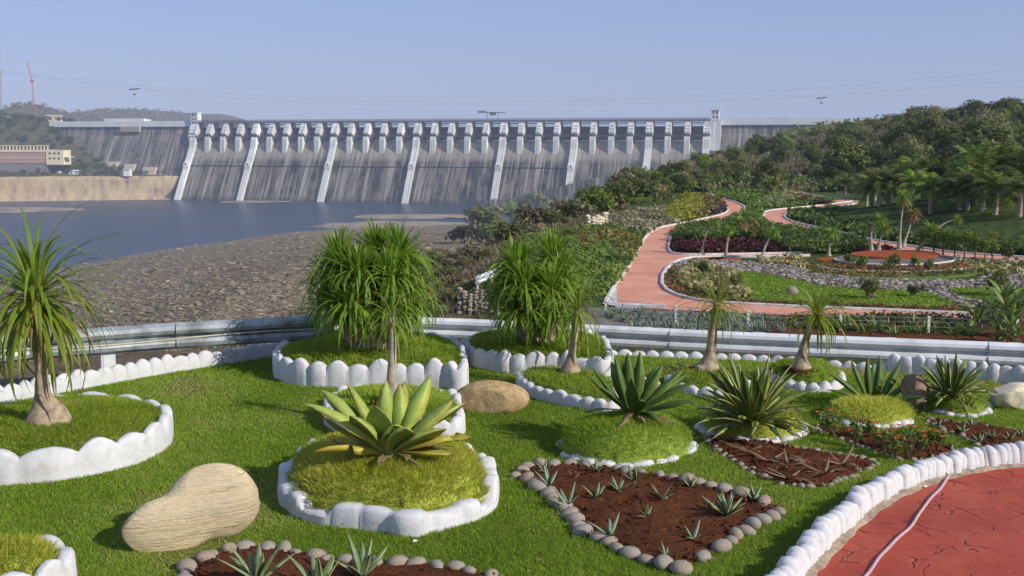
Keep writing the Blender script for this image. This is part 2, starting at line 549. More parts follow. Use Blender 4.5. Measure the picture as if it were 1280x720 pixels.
# ------------------------------------------------------------------ river
def build_river():
    t = NT('river_water'); v = t.coords((1, .35, 1))
    t.col((.028, .05, .082)); t.rough(.3, .12)
    t.p.inputs['IOR'].default_value = 1.33
    t.bump(t.math('ADD', t.noise(v, .25, 6, .6), t.noise(t.coords((1, .25, 1)), .03, 3)), .55, 1.2)
    o = polysheet('river', [(-1400, 250), (-160, 250), (600, 700), (600, 1330), (250, 1450), (-430, 1600), (-1400, 1600)], WATER, t.m)
    # sandbars that break the surface
    m = simple('wet_sand', (.32, .26, .18), .9, var=.2, scale=.05)
    for pts, h in (([(-40, 262.5), (0, 259), (60, 259), (120, 262), (60, 264.5), (0, 266)], .6),
                   ([(438, 270), (480, 268), (560, 268.5), (612, 269.5), (610, 276), (560, 273), (500, 273.5), (450, 273)], .9),
                   ([(385, 284), (410, 279), (470, 276), (540, 277), (600, 279), (600, 287), (500, 284), (430, 286)], .7),
                   ([(268, 252), (330, 250.5), (400, 249.5), (380, 251.5), (310, 253.5)], .4)):
        P = [gp(u, w, WATER) for u, w in pts]
        C, _ = catmull(np.array(P), 40, True)
        ctr = C.mean(0)
        g = Geo(); n = len(C)
        jit = 1 + .07 * rng.standard_normal(n)
        C = ctr + (C - ctr) * jit[:, None]
        V = np.vstack([C - [0, 0, .5], ctr + (C - ctr) * .8 + [0, 0, h], ctr + [0, 0, h * 1.3]])
        F = [(i, (i + 1) % n, n + (i + 1) % n, n + i) for i in range(n)] + [(n + i, n + (i + 1) % n, 2 * n) for i in range(n)]
        b = g.add(V, F).build('sandbar', m, smooth=True)
        b['kind'] = 'structure'
build_river()

def build_rocks():
    """boulders and cobbles strewn over the river bed: nobody could count them"""
    g = Geo()
    V0, F0 = ico(1)
    n = 30000
    u = rng.uniform(-60, 640, n); w = 280 + 135 * rng.random(n) ** .8
    r = np.stack([(u - 640) / FP, math.cos(PIT) + (360 - w) / FP * math.sin(PIT), -math.sin(PIT) + (360 - w) / FP * math.cos(PIT)], 1)
    ts = 40 * 25 ** (np.arange(260) / 259)
    hit = np.full(n, -1.0)
    for tt in ts:
        P = r * tt
        h = terrain(P[:, 0], P[:, 1])
        k = (hit < 0) & (HC + P[:, 2] < h); hit[k] = tt
    ok = hit > 0
    P = r[ok] * hit[ok][:, None]
    d = edgeX(P[:, 1]) - P[:, 0]
    k = (d > 12) & (P[:, 1] < 1000) & (P[:, 1] > 60)
    P = P[k]; P[:, :2] += rng.normal(0, 2, (len(P), 2)); P[:, 2] = terrain(P[:, 0], P[:, 1])
    keep = P[:, 2] > WATER - .5
    P = P[keep]
    Vs = []; Fs = []; tint = []
    for i, p in enumerate(P):
        dist = p[1]
        s = .0115 * dist ** .55 * (.4 + rng.random() ** 4 * 2.4)
        V = V0 * (1 + .22 * rng.standard_normal((len(V0), 1))) * np.array([s * (1 + rng.random()), s * (.7 + .6 * rng.random()), s * (.30 + .35 * rng.random())])
        Vs.append(V + p + [0, 0, s * .2]); Fs.append(F0 + i * len(V0)); tint.append(np.full(len(V0), rng.random()))
    g.add(np.concatenate(Vs), np.concatenate(Fs), tint=np.concatenate(tint))
    t = NT('bed_rock')
    c = t.ramp(t.attr('tint'), [(0, (.13, .098, .062)), (.55, (.215, .175, .12)), (.95, (.29, .245, .175)), (1, (.44, .39, .32))])
    t.col(c); t.rough(.9, .15)
    o = g.build('river_rocks', t.m)
    setp(o, kind='stuff', label='brown cobbles and boulders strewn over the dry river bed', category='rocks')
build_rocks()

# ------------------------------------------------------------------ the dam
P0 = np.array([-430.0, 1496.0, 0]); DV = np.array([666.0, -179.0, 0]) / 689.6; NV = np.array([-.2596, -.9657, 0])
BAY = 689.6 / 30
def D(s, n, z):
    s, n, z = np.broadcast_arrays(np.asarray(s, float), np.asarray(n, float), np.asarray(z, float))
    p = P0 + s[..., None] * DV + n[..., None] * NV
    p = p.copy(); p[..., 2] = z
    return p

FACE = np.array([(-4, 1.2), (0, 2), (6, .5), (12, -4), (17, -11), (23, -21), (33, -37), (43, -53), (52, -68), (57.5, -77), (60, -84)], float)
def face_n(z):
    return np.interp(-np.asarray(z, float), -FACE[1:, 1], FACE[1:, 0])

def concrete(name, dark, light, streak=1.0, tint=(.33, .28, .22)):
    t = NT(name)
    u, w = t.attr('su'), t.attr('sz')
    cb = t.n('CombineXYZ'); t.l(t.math('MULTIPLY', u, .30), cb.inputs[0]); t.l(t.math('MULTIPLY', w, .012), cb.inputs[1])
    cb2 = t.n('CombineXYZ'); t.l(t.math('MULTIPLY', u, .09), cb2.inputs[0]); t.l(t.math('MULTIPLY', w, .006), cb2.inputs[1])
    cb3 = t.n('CombineXYZ'); t.l(t.math('MULTIPLY', u, .05), cb3.inputs[0]); t.l(t.math('MULTIPLY', w, .05), cb3.inputs[1])
    f = t.noise(cb.outputs[0], 1.0, 6, .7); f2 = t.noise(cb2.outputs[0], 1.0, 4, .6); f3 = t.noise(cb3.outputs[0], 1.0, 5)
    k = t.math('ADD', t.math('MULTIPLY', f, .62), t.math('MULTIPLY', f2, .38))
    c = t.ramp(k, [(.465, dark), (.52, tuple(.55 * a + .45 * b for a, b in zip(dark, light))), (.56, light), (.625, tuple(min(1, x * 1.35) for x in light))])
    c = t.mix(t.ramp(f3, [(.48, (0, 0, 0)), (.62, (.35, .35, .35))]), c, tint)
    wn_ = t.n('TexWhiteNoise', noise_dimensions='1D'); t.l(t.math('FLOOR', t.math('MULTIPLY', u, 1 / 7.66)), wn_.inputs['W'])
    c = t.mix(t.math('MULTIPLY', wn_.outputs['Value'], .3), c, tuple(x * .55 for x in light))
    c = t.mix(t.ramp(t.math('MULTIPLY', t.math('ADD', w, 84.0), .02), [(.13, (.8, .8, .8)), (.30, (0, 0, 0))]), c, tuple(x * 1.6 for x in dark)) if name == 'spillway_concrete' else c
    top = t.ramp(t.math('MULTIPLY', t.math('ADD', w, 26.0), .02), [(0, (0, 0, 0)), (.14, (.75, .75, .75))])
    t.col(t.mix(top, c, t.mix(t.ramp(f, [(.4, (0, 0, 0)), (.6, (1, 1, 1))]), (.26, .23, .19), (.44, .39, .315))) if name == 'spillway_concrete' else c); t.rough(.9, .15)
    # horizontal lift joints
    wv = t.math('FRACT', t.math('MULTIPLY', w, .33))
    t.bump(t.math('LESS_THAN', wv, .06), .4, .4)
    return t.m

def sheet(g, S, prof):
    S = np.asarray(S, float); prof = np.asarray(prof, float)
    V = D(S[:, None], prof[None, :, 0], prof[None, :, 1]).reshape(-1, 3)
    m, k = len(S), len(prof)
    F = np.array([(i * k + j, i * k + j + 1, (i + 1) * k + j + 1, (i + 1) * k + j) for i in range(m - 1) for j in range(k - 1)])
    g.add(V, F, su=np.repeat(S, k), sz=np.tile(prof[:, 1], m))

def slab(g, s0, s1, prof, **a):
    """profile polygon in (n, z) extruded along the crest from s0 to s1"""
    prof = np.asarray(prof, float); k = len(prof)
    V = np.vstack([D(s0, prof[:, 0], prof[:, 1]), D(s1, prof[:, 0], prof[:, 1])])
    F = [tuple(range(k)), tuple(range(2 * k - 1, k - 1, -1))] + [(i, k + i, k + (i + 1) % k, (i + 1) % k) for i in range(k)]
    g.add(V, F, su=np.r_[np.full(k, s0), np.full(k, s1)], sz=np.tile(prof[:, 1], 2), **a)

def build_dam():
    dam = thing('dam', 'long concrete gravity dam with thirty gates and white piers across the river', 'dam', D(345, 0, WATER))
    base = Vector(D(345, 0, WATER))
    def put(g, name, mat, parent=dam, label=None):
        g.V = [v - np.array(base) for v in g.V]
        o = g.build(name, mat, parent)
        if label: o['label'] = label
        return o
    mc = concrete('spillway_concrete', (.014, .0135, .015), (.30, .27, .225))
    mw = concrete('pier_concrete', (.58, .58, .55), (.82, .82, .79), tint=(.70, .70, .66))
    mn = concrete('flank_concrete', (.06, .056, .056), (.34, .31, .27))
    mwall = simple('parapet_paint', (.68, .71, .70), .8, var=.08, scale=.05)
    msteel = simple('gate_steel', (.022, .030, .050), .55, metal=.2, var=.15, scale=.2)
    mgrey = simple('beam_concrete', (.15, .15, .165), .8, var=.12, scale=.2)
    mdark = simple('rail_steel', (.10, .11, .13), .6, metal=.3)
    # spillway face: ogee, chute, with low ribs between the bays
    z = FACE
    prof = np.stack([np.interp(np.linspace(0, 1, 46), np.linspace(0, 1, len(z)), z[:, k]) for k in (0, 1)], 1)
    g = Geo(); sheet(g, np.arange(0, 690.1, 2.3), prof)
    put(g, 'spillway_face', mc)
    # gallery ledge that runs across the face
    g = Geo(); fz = -31.0; fn = float(face_n(fz))
    for a, b in ((3, 4 * BAY - 3), (4 * BAY + 3, 9 * BAY - 3), (9 * BAY + 3, 14 * BAY - 3), (14 * BAY + 3, 19 * BAY - 3), (19 * BAY + 3, 23 * BAY - 3)):
        slab(g, a, b, [(fn - 3, fz), (fn + 1.2, fz), (fn + 1.2, fz - 1.1), (fn - 3, fz - 1.1)])
    put(g, 'gallery_ledge', msteel)
    # piers
    walls = (0, 4, 9, 14, 19, 23, 27, 30)
    upper = [(-12, 0), (-12, 25.2), (5, 25.2), (7, 22), (10, 20.6), (10, 18.4), (12.5, 17.2), (12.5, 14.8), (15, 13.6), (15, 11), (11.5, 9.2), (9, 8.9), (9, 0)]
    tail = [(-6, 0), (-6, 7.0), (16.5, 7.0), (18, 3), (18.6, -6), (19.2, -14.5), (14, -12)]
    zz = np.linspace(-8, -80, 14)
    wall = [(-6, 0), (-6, 7.0), (13.5, 7.0), (16.5, 3)] + [(float(face_n(q)) + 4.2 + (3.0 if abs(q + 30) < 3 else 0), q) for q in zz] + [(float(face_n(q)) - 1.5, q) for q in zz[::-1]]
    for i in range(31):
        s = i * BAY
        w = 4.0 if i in walls else 3.3
        g = Geo(); slab(g, s - w, s + w, upper); o = put(g, 'pier', mw)
        g = Geo(); slab(g, s - w - .4, s + w + .4, [(7, 8.6), (12.8, 8.6), (12.8, 7.3), (7, 7.3)]); put(g, 'trunnion_beam', mgrey)
        g = Geo()
        if i in walls:
            slab(g, s - w, s + w, wall); put(g, 'divide_wall', mw)
            q = Geo()
            for zc in (-29.0, -33.5):
                nn = float(face_n(zc)) + (7.5 if zc > -33 else 4.6)
                slab(q, s - 1.0, s + 1.0, [(nn - 1, zc - 1.0), (nn + .35, zc - 1.0), (nn + .35, zc + 1.0), (nn - 1, zc + 1.0)])
            put(q, 'wall_opening', mdark)
        else:
            slab(g, s - w, s + w, tail); put(g, 'pier_tail', mw)
    # radial gates
    a = np.radians(np.linspace(-24, 31, 9))
    gp_ = np.stack([13.5 - 19.5 * np.cos(a), 9.8 + 19.5 * np.sin(a) * .95], 1)
    for i in range(30):
        g = Geo(); s0, s1 = i * BAY + (4.0 if i in walls else 3.3), (i + 1) * BAY - (4.0 if i + 1 in walls else 3.3)
        sheet(g, np.linspace(s0, s1, 4), gp_)
        for k in range(1, 9, 2):
            n, zc = gp_[k]
            slab(g, s0, s1, [(n - .05, zc - .25), (n + .7, zc - .25), (n + .7, zc + .25), (n - .05, zc + .25)])
        put(g, 'gate', msteel)
    # walkway and road bridge
    g = Geo(); slab(g, 0, 690, [(10, 7.9), (14.2, 7.9), (14.2, 7.2), (10, 7.2)]); put(g, 'walkway', mgrey)
    g = Geo(); slab(g, 0, 690, [(14.0, 9.0), (14.12, 9.0), (14.12, 8.8), (14.0, 8.8)])
    for s in np.arange(2, 690, 4.6): slab(g, s, s + .12, [(14.0, 7.9), (14.12, 7.9), (14.12, 8.9), (14.0, 8.9)])
    put(g, 'walkway_railing', mgrey)
    g = Geo(); slab(g, -4, 694, [(-9, 27.7), (6, 27.7), (6, 25.6), (4.6, 25.2), (-9, 25.2)]); put(g, 'bridge_deck', mgrey)
    g = Geo(); slab(g, 0, 690, [(3.2, 24.1), (4.2, 24.1), (4.2, 22.6), (3.2, 22.6)]); put(g, 'bridge_girder', mgrey)
    g = Geo(); slab(g, 0, 690, [(3.3, 21.4), (3.9, 21.4), (3.9, 20.9), (3.3, 20.9)]); put(g, 'service_pipe', mgrey)
    g = Geo()
    for zt in (28.4, 29.0, 29.6): slab(g, -2, 692, [(5.6, zt), (5.85, zt), (5.85, zt - .3), (5.6, zt - .3)])
    for s in np.arange(0, 690, 2.9): slab(g, s, s + .35, [(5.55, 27.7), (5.9, 27.7), (5.9, 29.6), (5.55, 29.6)])
    put(g, 'bridge_railing', mdark)
    g = Geo(); slab(g, 12 * BAY, 16.6 * BAY, [(5.2, 29.4), (6.1, 29.4), (6.1, 30.4), (5.2, 30.4)]); put(g, 'bridge_barrier', mwall, label='white barrier along the middle of the bridge railing')
    # towers at both ends of the spillway
    for s0, zt, wd in ((-7, 39, 10), (694, 38, 9.5)):
        g = Geo(); slab(g, s0, s0 + wd, [(-4, 20), (6, 20), (6, zt), (-4, zt)]); slab(g, s0 - .8, s0 + wd + .8, [(-5, zt + .003), (7, zt + .003), (7, zt + .9), (-5, zt + .9)])
        tw = put(g, 'tower', mwall, label='white lift tower at the %s end of the gates' % ('left' if s0 < 0 else 'right'))
        for zc in (zt - 3, zt - 8, zt - 13):
            for sc in (s0 + wd * .3, s0 + wd * .72):
                q = Geo(); slab(q, sc - 1.0, sc + 1.0, [(5.2, zc - 1.3), (6.06, zc - 1.3), (6.06, zc + 1.3), (5.2, zc + 1.3)])
                put(q, 'window', mdark, parent=tw)
    g = Geo(); slab(g, -7, 3.1, [(-6, -4), (12, -4), (15, 8), (9, 22), (-6, 26)]); put(g, 'abutment', mw)
    g = Geo(); slab(g, 687, 706, [(-6, -10), (14, -10), (12, 6), (9, 25), (-6, 25)]); put(g, 'abutment', mw)
    # flanks that hold no gates
    g = Geo(); sheet(g, np.arange(-260, -6.9, 4), [(0, 21), (3, 10), (14, -8), (30, -34), (44, -58), (56, -80)]); put(g, 'left_flank', mn)
    g = Geo(); slab(g, -236, -7, [(-8, 28.6), (2.5, 28.6), (3.2, 21), (-8, 21)]); put(g, 'left_parapet', mwall)
    g = Geo(); slab(g, -150, -86, [(-20, 28.6), (-3, 28.6), (-3, 32.6), (-20, 31)]); put(g, 'parapet_shed', mwall)
    g = Geo(); slab(g, -118, -88, [(2, 22.4), (6.5, 21), (6.5, 14), (2, 14)]); put(g, 'flank_balcony', simple('balcony_concrete', (.42, .36, .28), .9))
    for s0, s1, z0, z1 in ((-66, -46, -70, -34), (-96, -80, -50, -30), (-140, -108, -44, -27)):
        g = Geo(); n0, n1 = np.interp([-z0, -z1], [-21, 80], [0, 56]); slab(g, s0, s1, [(n0 - 4, z0), (n0 + 5, z0), (n1 + 4, z1), (n1 - 4, z1)])
        put(g, 'flank_buttress', simple('bleached_concrete', (.50, .44, .33), .9))
    g = Geo(); sheet(g, np.arange(706, 960, 4), [(0, 21), (3, 10), (14, -8), (30, -34), (44, -58)]); put(g, 'right_flank', mn)
    g = Geo(); slab(g, 706, 830, [(-8, 29), (2.5, 29), (3.2, 20.5), (-8, 20.5)]); put(g, 'right_parapet', mwall)
    g = Geo(); slab(g, 830.02, 960, [(-8, 28), (2.5, 28), (3.2, 20.5), (-8, 20.5)]); put(g, 'right_parapet', mwall)
    # stilling basin wall and apron at the right foot
    tops = [(598, 262), (604, 251), (640, 248), (665, 241), (690, 236), (720, 228), (760, 220), (830, 212)]
    P = np.array([at(u, w, 1290 - i * 9) for i, (u, w) in enumerate(tops)])
    C, _ = catmull(P, 40)
    Q = C.copy(); Q[:, 2] = WATER - 4
    k = len(C)
    back = C + NV * -14; 
    V = np.vstack([Q, C, back, back * [1, 1, 0] + [0, 0, WATER - 4]])
    F = np.array([(a * k + i, a * k + i + 1, (a + 1) * k + i + 1, (a + 1) * k + i) for a in range(3) for i in range(k - 1)])
    L = np.tile(np.linspace(0, 260, k), 4)
    g = Geo(); g.add(V, F, su=L, sz=V[:, 2]); put(g, 'basin_wall', mn)
    g = Geo()
    for i in range(1, k, 2):
        tube(g, [C[i], C[i] + [0, 0, 1.2]], .15, 4, su=0, sz=0)
    tube(g, C + [0, 0, 1.2], .14, 4, su=0, sz=0); put(g, 'basin_railing', mdark)
    P = np.array([at(u, w, 1262 - i * 7) for i, (u, w) in enumerate([(607, 266), (612, 261), (650, 258), (700, 247), (760, 236), (830, 228)])])
    C, _ = catmull(P, 30); k = len(C); Q = C.copy(); Q[:, 2] = WATER - 4; back = C + NV * -12
    g = Geo(); g.add(np.vstack([Q, C, back]), np.array([(a * k + i, a * k + i + 1, (a + 1) * k + i + 1, (a + 1) * k + i) for a in range(2) for i in range(k - 1)]), su=np.tile(np.linspace(0, 260, k), 3), sz=0.0)
    put(g, 'basin_wall', mn)
    # gantry crane standing on the bridge
    c0 = D(17.75 * BAY + 12, 0, 27.7)
    cr = thing('gantry_crane', 'small steel gantry crane standing on the dam bridge', 'crane', c0)
    for x in (-7, 7):
        for y in (-3, 3):
            g = Geo(); box(g, x - .35, x + .35, y - .35, y + .35, 0, 9); g.build('leg', mgrey, cr)
    g = Geo(); box(g, -19, 16, -3.4, 3.4, 9.002, 10); box(g, -19, -8, -2, 2, 10.002, 11.6); g.build('crane_beam', mgrey, cr)
    g = Geo(); box(g, -4, 4, -2.2, 2.2, 6, 8.99); g.build('crane_cab', mgrey, cr)
build_dam()

# ------------------------------------------------------------------ far left bank
def build_bank():
    t = NT('eroded_bank'); u, w = t.attr('su'), t.attr('sz')
    cb = t.n('CombineXYZ'); t.l(t.math('MULTIPLY', u, .12), cb.inputs[0]); t.l(t.math('MULTIPLY', w, .05), cb.inputs[1])
    f = t.noise(cb.outputs[0], 1, 6, .65)
    t.col(t.ramp(f, [(.3, (.20, .15, .10)), (.45, (.38, .285, .175)), (.62, (.49, .38, .225)), (.75, (.28, .20, .135))])); t.rough(.95, .1)
    t.bump(f, .6, 1.5)
    S = np.linspace(0, 1, 90)
    a, b = np.array([-1000.0, 1322]), np.array([-440.0, 1462])
    xy = a + (b - a) * S[:, None]
    nrm = np.array([.24, -.97])
    rows = []
    for z, out in ((-84, 16), (-76, 12), (-74.5, 5), (-62, 3), (-50, 1.2), (-46.2, 0), (-44.8, -12), (-46, -30)):
        j = fbm(xy[:, 0] / 14 + z, xy[:, 1] / 14) * 5
        p = xy + nrm * (out + j)[:, None]
        rows.append(np.c_[p, np.full(len(S), z) + (fbm(xy[:, 0] / 25, xy[:, 1] / 9 + z) * 2 if z > -60 else 0)])
    V = np.vstack(rows); k = len(S)
    F = np.array([(i * k + j, i * k + j + 1, (i + 1) * k + j + 1, (i + 1) * k + j) for i in range(len(rows) - 1) for j in range(k - 1)])
    g = Geo(); g.add(V, F, su=np.tile(S * 577, len(rows)), sz=V[:, 2])
    o = g.build('river_bank', t.m, smooth=True); o['kind'] = 'structure'
build_bank()

# ------------------------------------------------------------------ leaves and crowns
def leaf_cloud(g, centers, radii, n, size, up=.35, surf=.55, aspect=.55, shade=True, tint=(0, 1)):
    """n leaf-sized rhombs spread through the clumps' volume"""
    centers = np.atleast_2d(centers); radii = np.atleast_2d(np.asarray(radii, float))
    if radii.shape[1] == 1: radii = np.repeat(radii, 3, 1)
    k = rng.integers(0, len(centers), n)
    d = rng.standard_normal((n, 3)); d /= np.linalg.norm(d, axis=1)[:, None]
    rr = (surf + (1 - surf) * rng.random(n)) if surf > 0 else rng.random(n) ** (1 / 3)
    P = centers[k] + d * radii[k % len(radii)] * rr[:, None]
    N = d * .7 + rng.standard_normal((n, 3)) * .55 + np.array([0, 0, up]); N /= np.linalg.norm(N, axis=1)[:, None]
    A = np.cross(N, rng.standard_normal((n, 3))); A /= np.linalg.norm(A, axis=1)[:, None] + 1e-9
    B = np.cross(N, A)
    s = size * (.6 + .8 * rng.random(n))[:, None]
    V = np.stack([P - A * s, P + B * s * aspect, P + A * s, P - B * s * aspect], 1).reshape(-1, 3)
    F = np.arange(4 * n).reshape(n, 4)
    ck = rng.random(len(centers)) * .5
    tt = np.clip(tint[0] + (tint[1] - tint[0]) * (ck[k] + rng.random(n) * .5), 0, 1)
    g.add(V, F, tint=np.repeat(tt, 4))

LEAF = {
    'dark': leafmat('dark_foliage', (.030, .044, .014), (.058, .082, .022), (.10, .135, .036), .4, gain=1.25),
    'green': leafmat('green_foliage', (.052, .076, .018), (.098, .132, .032), (.165, .195, .052), .4, gain=1.25),
    'olive': leafmat('olive_foliage', (.085, .098, .034), (.145, .165, .056), (.22, .24, .09), .4, gain=1.25),
    'dry': leafmat('dry_foliage', (.10, .092, .045), (.165, .15, .075), (.235, .21, .11), .3, gain=1.25),
    'bright': leafmat('bright_foliage', (.06, .105, .014), (.12, .185, .024), (.21, .27, .045), .4, gain=1.25),
}
def make_tree_meshes(kind, seed, H=7.0, n=1100, spread=1.0, size=.30):
    r = np.random.default_rng(seed)
    gt_, gc = Geo(), Geo()
    nc = 9 if kind != 'dry' else 14
    cs, rs = [], []
    for i in range(nc):
        a = r.random() * 6.283; q = r.random() ** .6
        rad = H * .30 * spread * q
        z = H * (.42 + .5 * (1 - q * q * .8) * (.55 + .45 * r.random()))
        cs.append((rad * math.cos(a), rad * math.sin(a), z)); s = H * (.13 + .09 * r.random())
        rs.append((s * 1.15, s * 1.15, s * .85))
    cs, rs = np.array(cs), np.array(rs)
    P = np.array([(0, 0, -.6), (.02 * H, .01 * H, H * .18), (-.01 * H, .02 * H, H * .36), (.0, 0, H * .62)])
    tube(gt_, P, np.array([.034, .026, .02, .008]) * H, 7)
    for c in cs:
        b = P[1] + (P[3] - P[1]) * r.random() * .7
        m = (b + c) / 2 + r.standard_normal(3) * H * .03 - [0, 0, H * .03]
        tube(gt_, [b, m, c], np.array([.012, .009, .003]) * H, 5)
        if kind == 'dry':
            for _ in range(5):
                e = c + r.standard_normal(3) * H * .12 + [0, 0, H * .04]
                tube(gt_, [m, (m + e) / 2 + r.standard_normal(3) * .1, e], np.array([.006, .004, .0015]) * H, 4)
    leaf_cloud(gc, cs, rs, n, size, surf=.35)
    tm = gt_.mesh('tree_trunk', MATS['palebark'] if kind in ('dry', 'olive') else MATS['bark'], True)
    cm = gc.mesh('tree_crown', LEAF[kind])
    return tm, cm
TREES = {}
for kind, n, size in (('dark', 1500, .30), ('green', 1400, .30), ('olive', 1100, .27), ('dry', 520, .22), ('bright', 1300, .27)):
    TREES[kind] = [make_tree_meshes(kind, s * 10 + 3, n=int(n * 1.6), size=size * .74, spread=1.0 + .15 * (s % 3)) for s in range(3)]

def tree(kind, x, y, h, label, group=None, z=None, squash=1.0, cat='tree', name=None):
    tm, cm = TREES[kind][rng.integers(0, 3)]
    z = T(x, y) if z is None else z
    o = thing(name or 'tree', label, cat, (x, y, z), group, rng.random() * 6.28, h / 7.0)
    o.scale = (h / 7 * squash, h / 7 * squash, h / 7)
    link('trunk', tm, o); link('crown', cm, o)
    return o

# hillside wood on the right: the trees one can tell apart, then the rest as one mass
def build_wood():
    kinds = ['dark', 'green', 'olive', 'dry', 'bright']
    lab = {'dark': 'dark green dense tree in the hillside wood right of the dam',
           'green': 'mid green bushy tree in the hillside wood right of the dam',
           'olive': 'pale olive thin-leaved tree in the hillside wood right of the dam',
           'dry': 'brown half-bare dry tree in the hillside wood right of the dam',
           'bright': 'fresh bright green tree in the hillside wood right of the dam'}
    pts = []
    tries = 0
    while len(pts) < 235 and tries < 20000:
        tries += 1
        y = 147 + 250 * rng.random() ** 1.25
        x = rng.uniform(.15, .56) * y
        if x < edgeX(y) - 2: continue
        if any((x - a) ** 2 + (y - b) ** 2 < (4.3 + .008 * y) ** 2 for a, b in pts): continue
        pts.append((x, y))
    for x, y in pts:
        u = x / y
        p = [.30, .32, .20, .05, .13] if u > .36 else [.22, .27, .30, .12, .09]
        k = kinds[rng.choice(5, p=p)]
        h = rng.uniform(5.5, 9.0) * (1.02 if u > .36 else .84 if u > .30 else .58) * (1 + .0012 * (y - 150))
        row = 'at the wood\'s front edge' if y < 185 else 'in mid wood' if y < 265 else 'high in the wood'
        side = 'above the far path end' if u < .27 else 'above the fourth bank palm' if u < .36 else 'above the middle of the palm grove' if u < .43 else 'near the right photo edge'
        tree(k, x, y, h, '%s %s, %s' % (lab[k].split(' in the')[0], row, side), 'trees of the hillside wood', squash=rng.uniform(.95, 1.3))
    g = Geo()
    for _ in range(420):
        y = rng.uniform(400, 760); x = rng.uniform(.19, .55) * y
        h = rng.uniform(7, 11); z = T(x, y)
        c = np.array([x, y, z]) + rng.standard_normal((5, 3)) * [2, 2, .8] + [0, 0, h * .6]
        leaf_cloud(g, c, [(2.6, 2.6, 2.2)], 90, .75, surf=.4)
    o = g.build('distant_wood', LEAF['olive'])
    setp(o, kind='stuff', label='hazy mass of trees on the farther hillside right of the dam', category='wood')
    # undergrowth that closes the wood's floor
    g = Geo()
    n = 1500
    y = 142 + 230 * rng.random(n) ** 1.3; x = rng.uniform(.10, .56, n) * y
    k = x > edgeX(y) - 4
    C = np.stack([x[k], y[k], terrain(x[k], y[k]) + .7], 1)
    leaf_cloud(g, C, [(1.9, 1.9, 1.1)], 30000, .30, surf=.3)
    o = g.build('undergrowth', LEAF['olive'])
    setp(o, kind='stuff', label='scrubby undergrowth covering the floor of the hillside wood', category='undergrowth')
    # wooded slope on the far left bank
    g = Geo()
    for _ in range(620):
        x = rng.uniform(-800, -440); y = 1466 + .231 * (x + 445) + rng.uniform(2, 260)
        if y > 1552 + -.26 * (x + 430) and x > -700: continue
        z = T(x, y); h = rng.uniform(5, 11)
        c = np.array([x, y, z]) + rng.standard_normal((4, 3)) * [2.5, 2.5, 1] + [0, 0, h * .5]
        leaf_cloud(g, c, [(3.2, 3.2, 2.6)], 60, 1.1, surf=.4)
    o = g.build('bank_wood', LEAF['dark'])
    setp(o, kind='stuff', label='grey-green scrub wood on the far bank left of the dam', category='wood')
    # scrub on the far hills
    g = Geo()
    n = 1600
    x = rng.uniform(-1500, -600, n); y = rng.uniform(2200, 3400, n)
    C = np.stack([x, y, terrain(x, y) + 3], 1)
    leaf_cloud(g, C, [(9, 9, 4)], 9000, 3.4, surf=.3)
    o = g.build('hill_scrub', LEAF['dry'])
    setp(o, kind='stuff', label='dry scrub on the hazy hills behind the left bank', category='scrub')
build_wood()

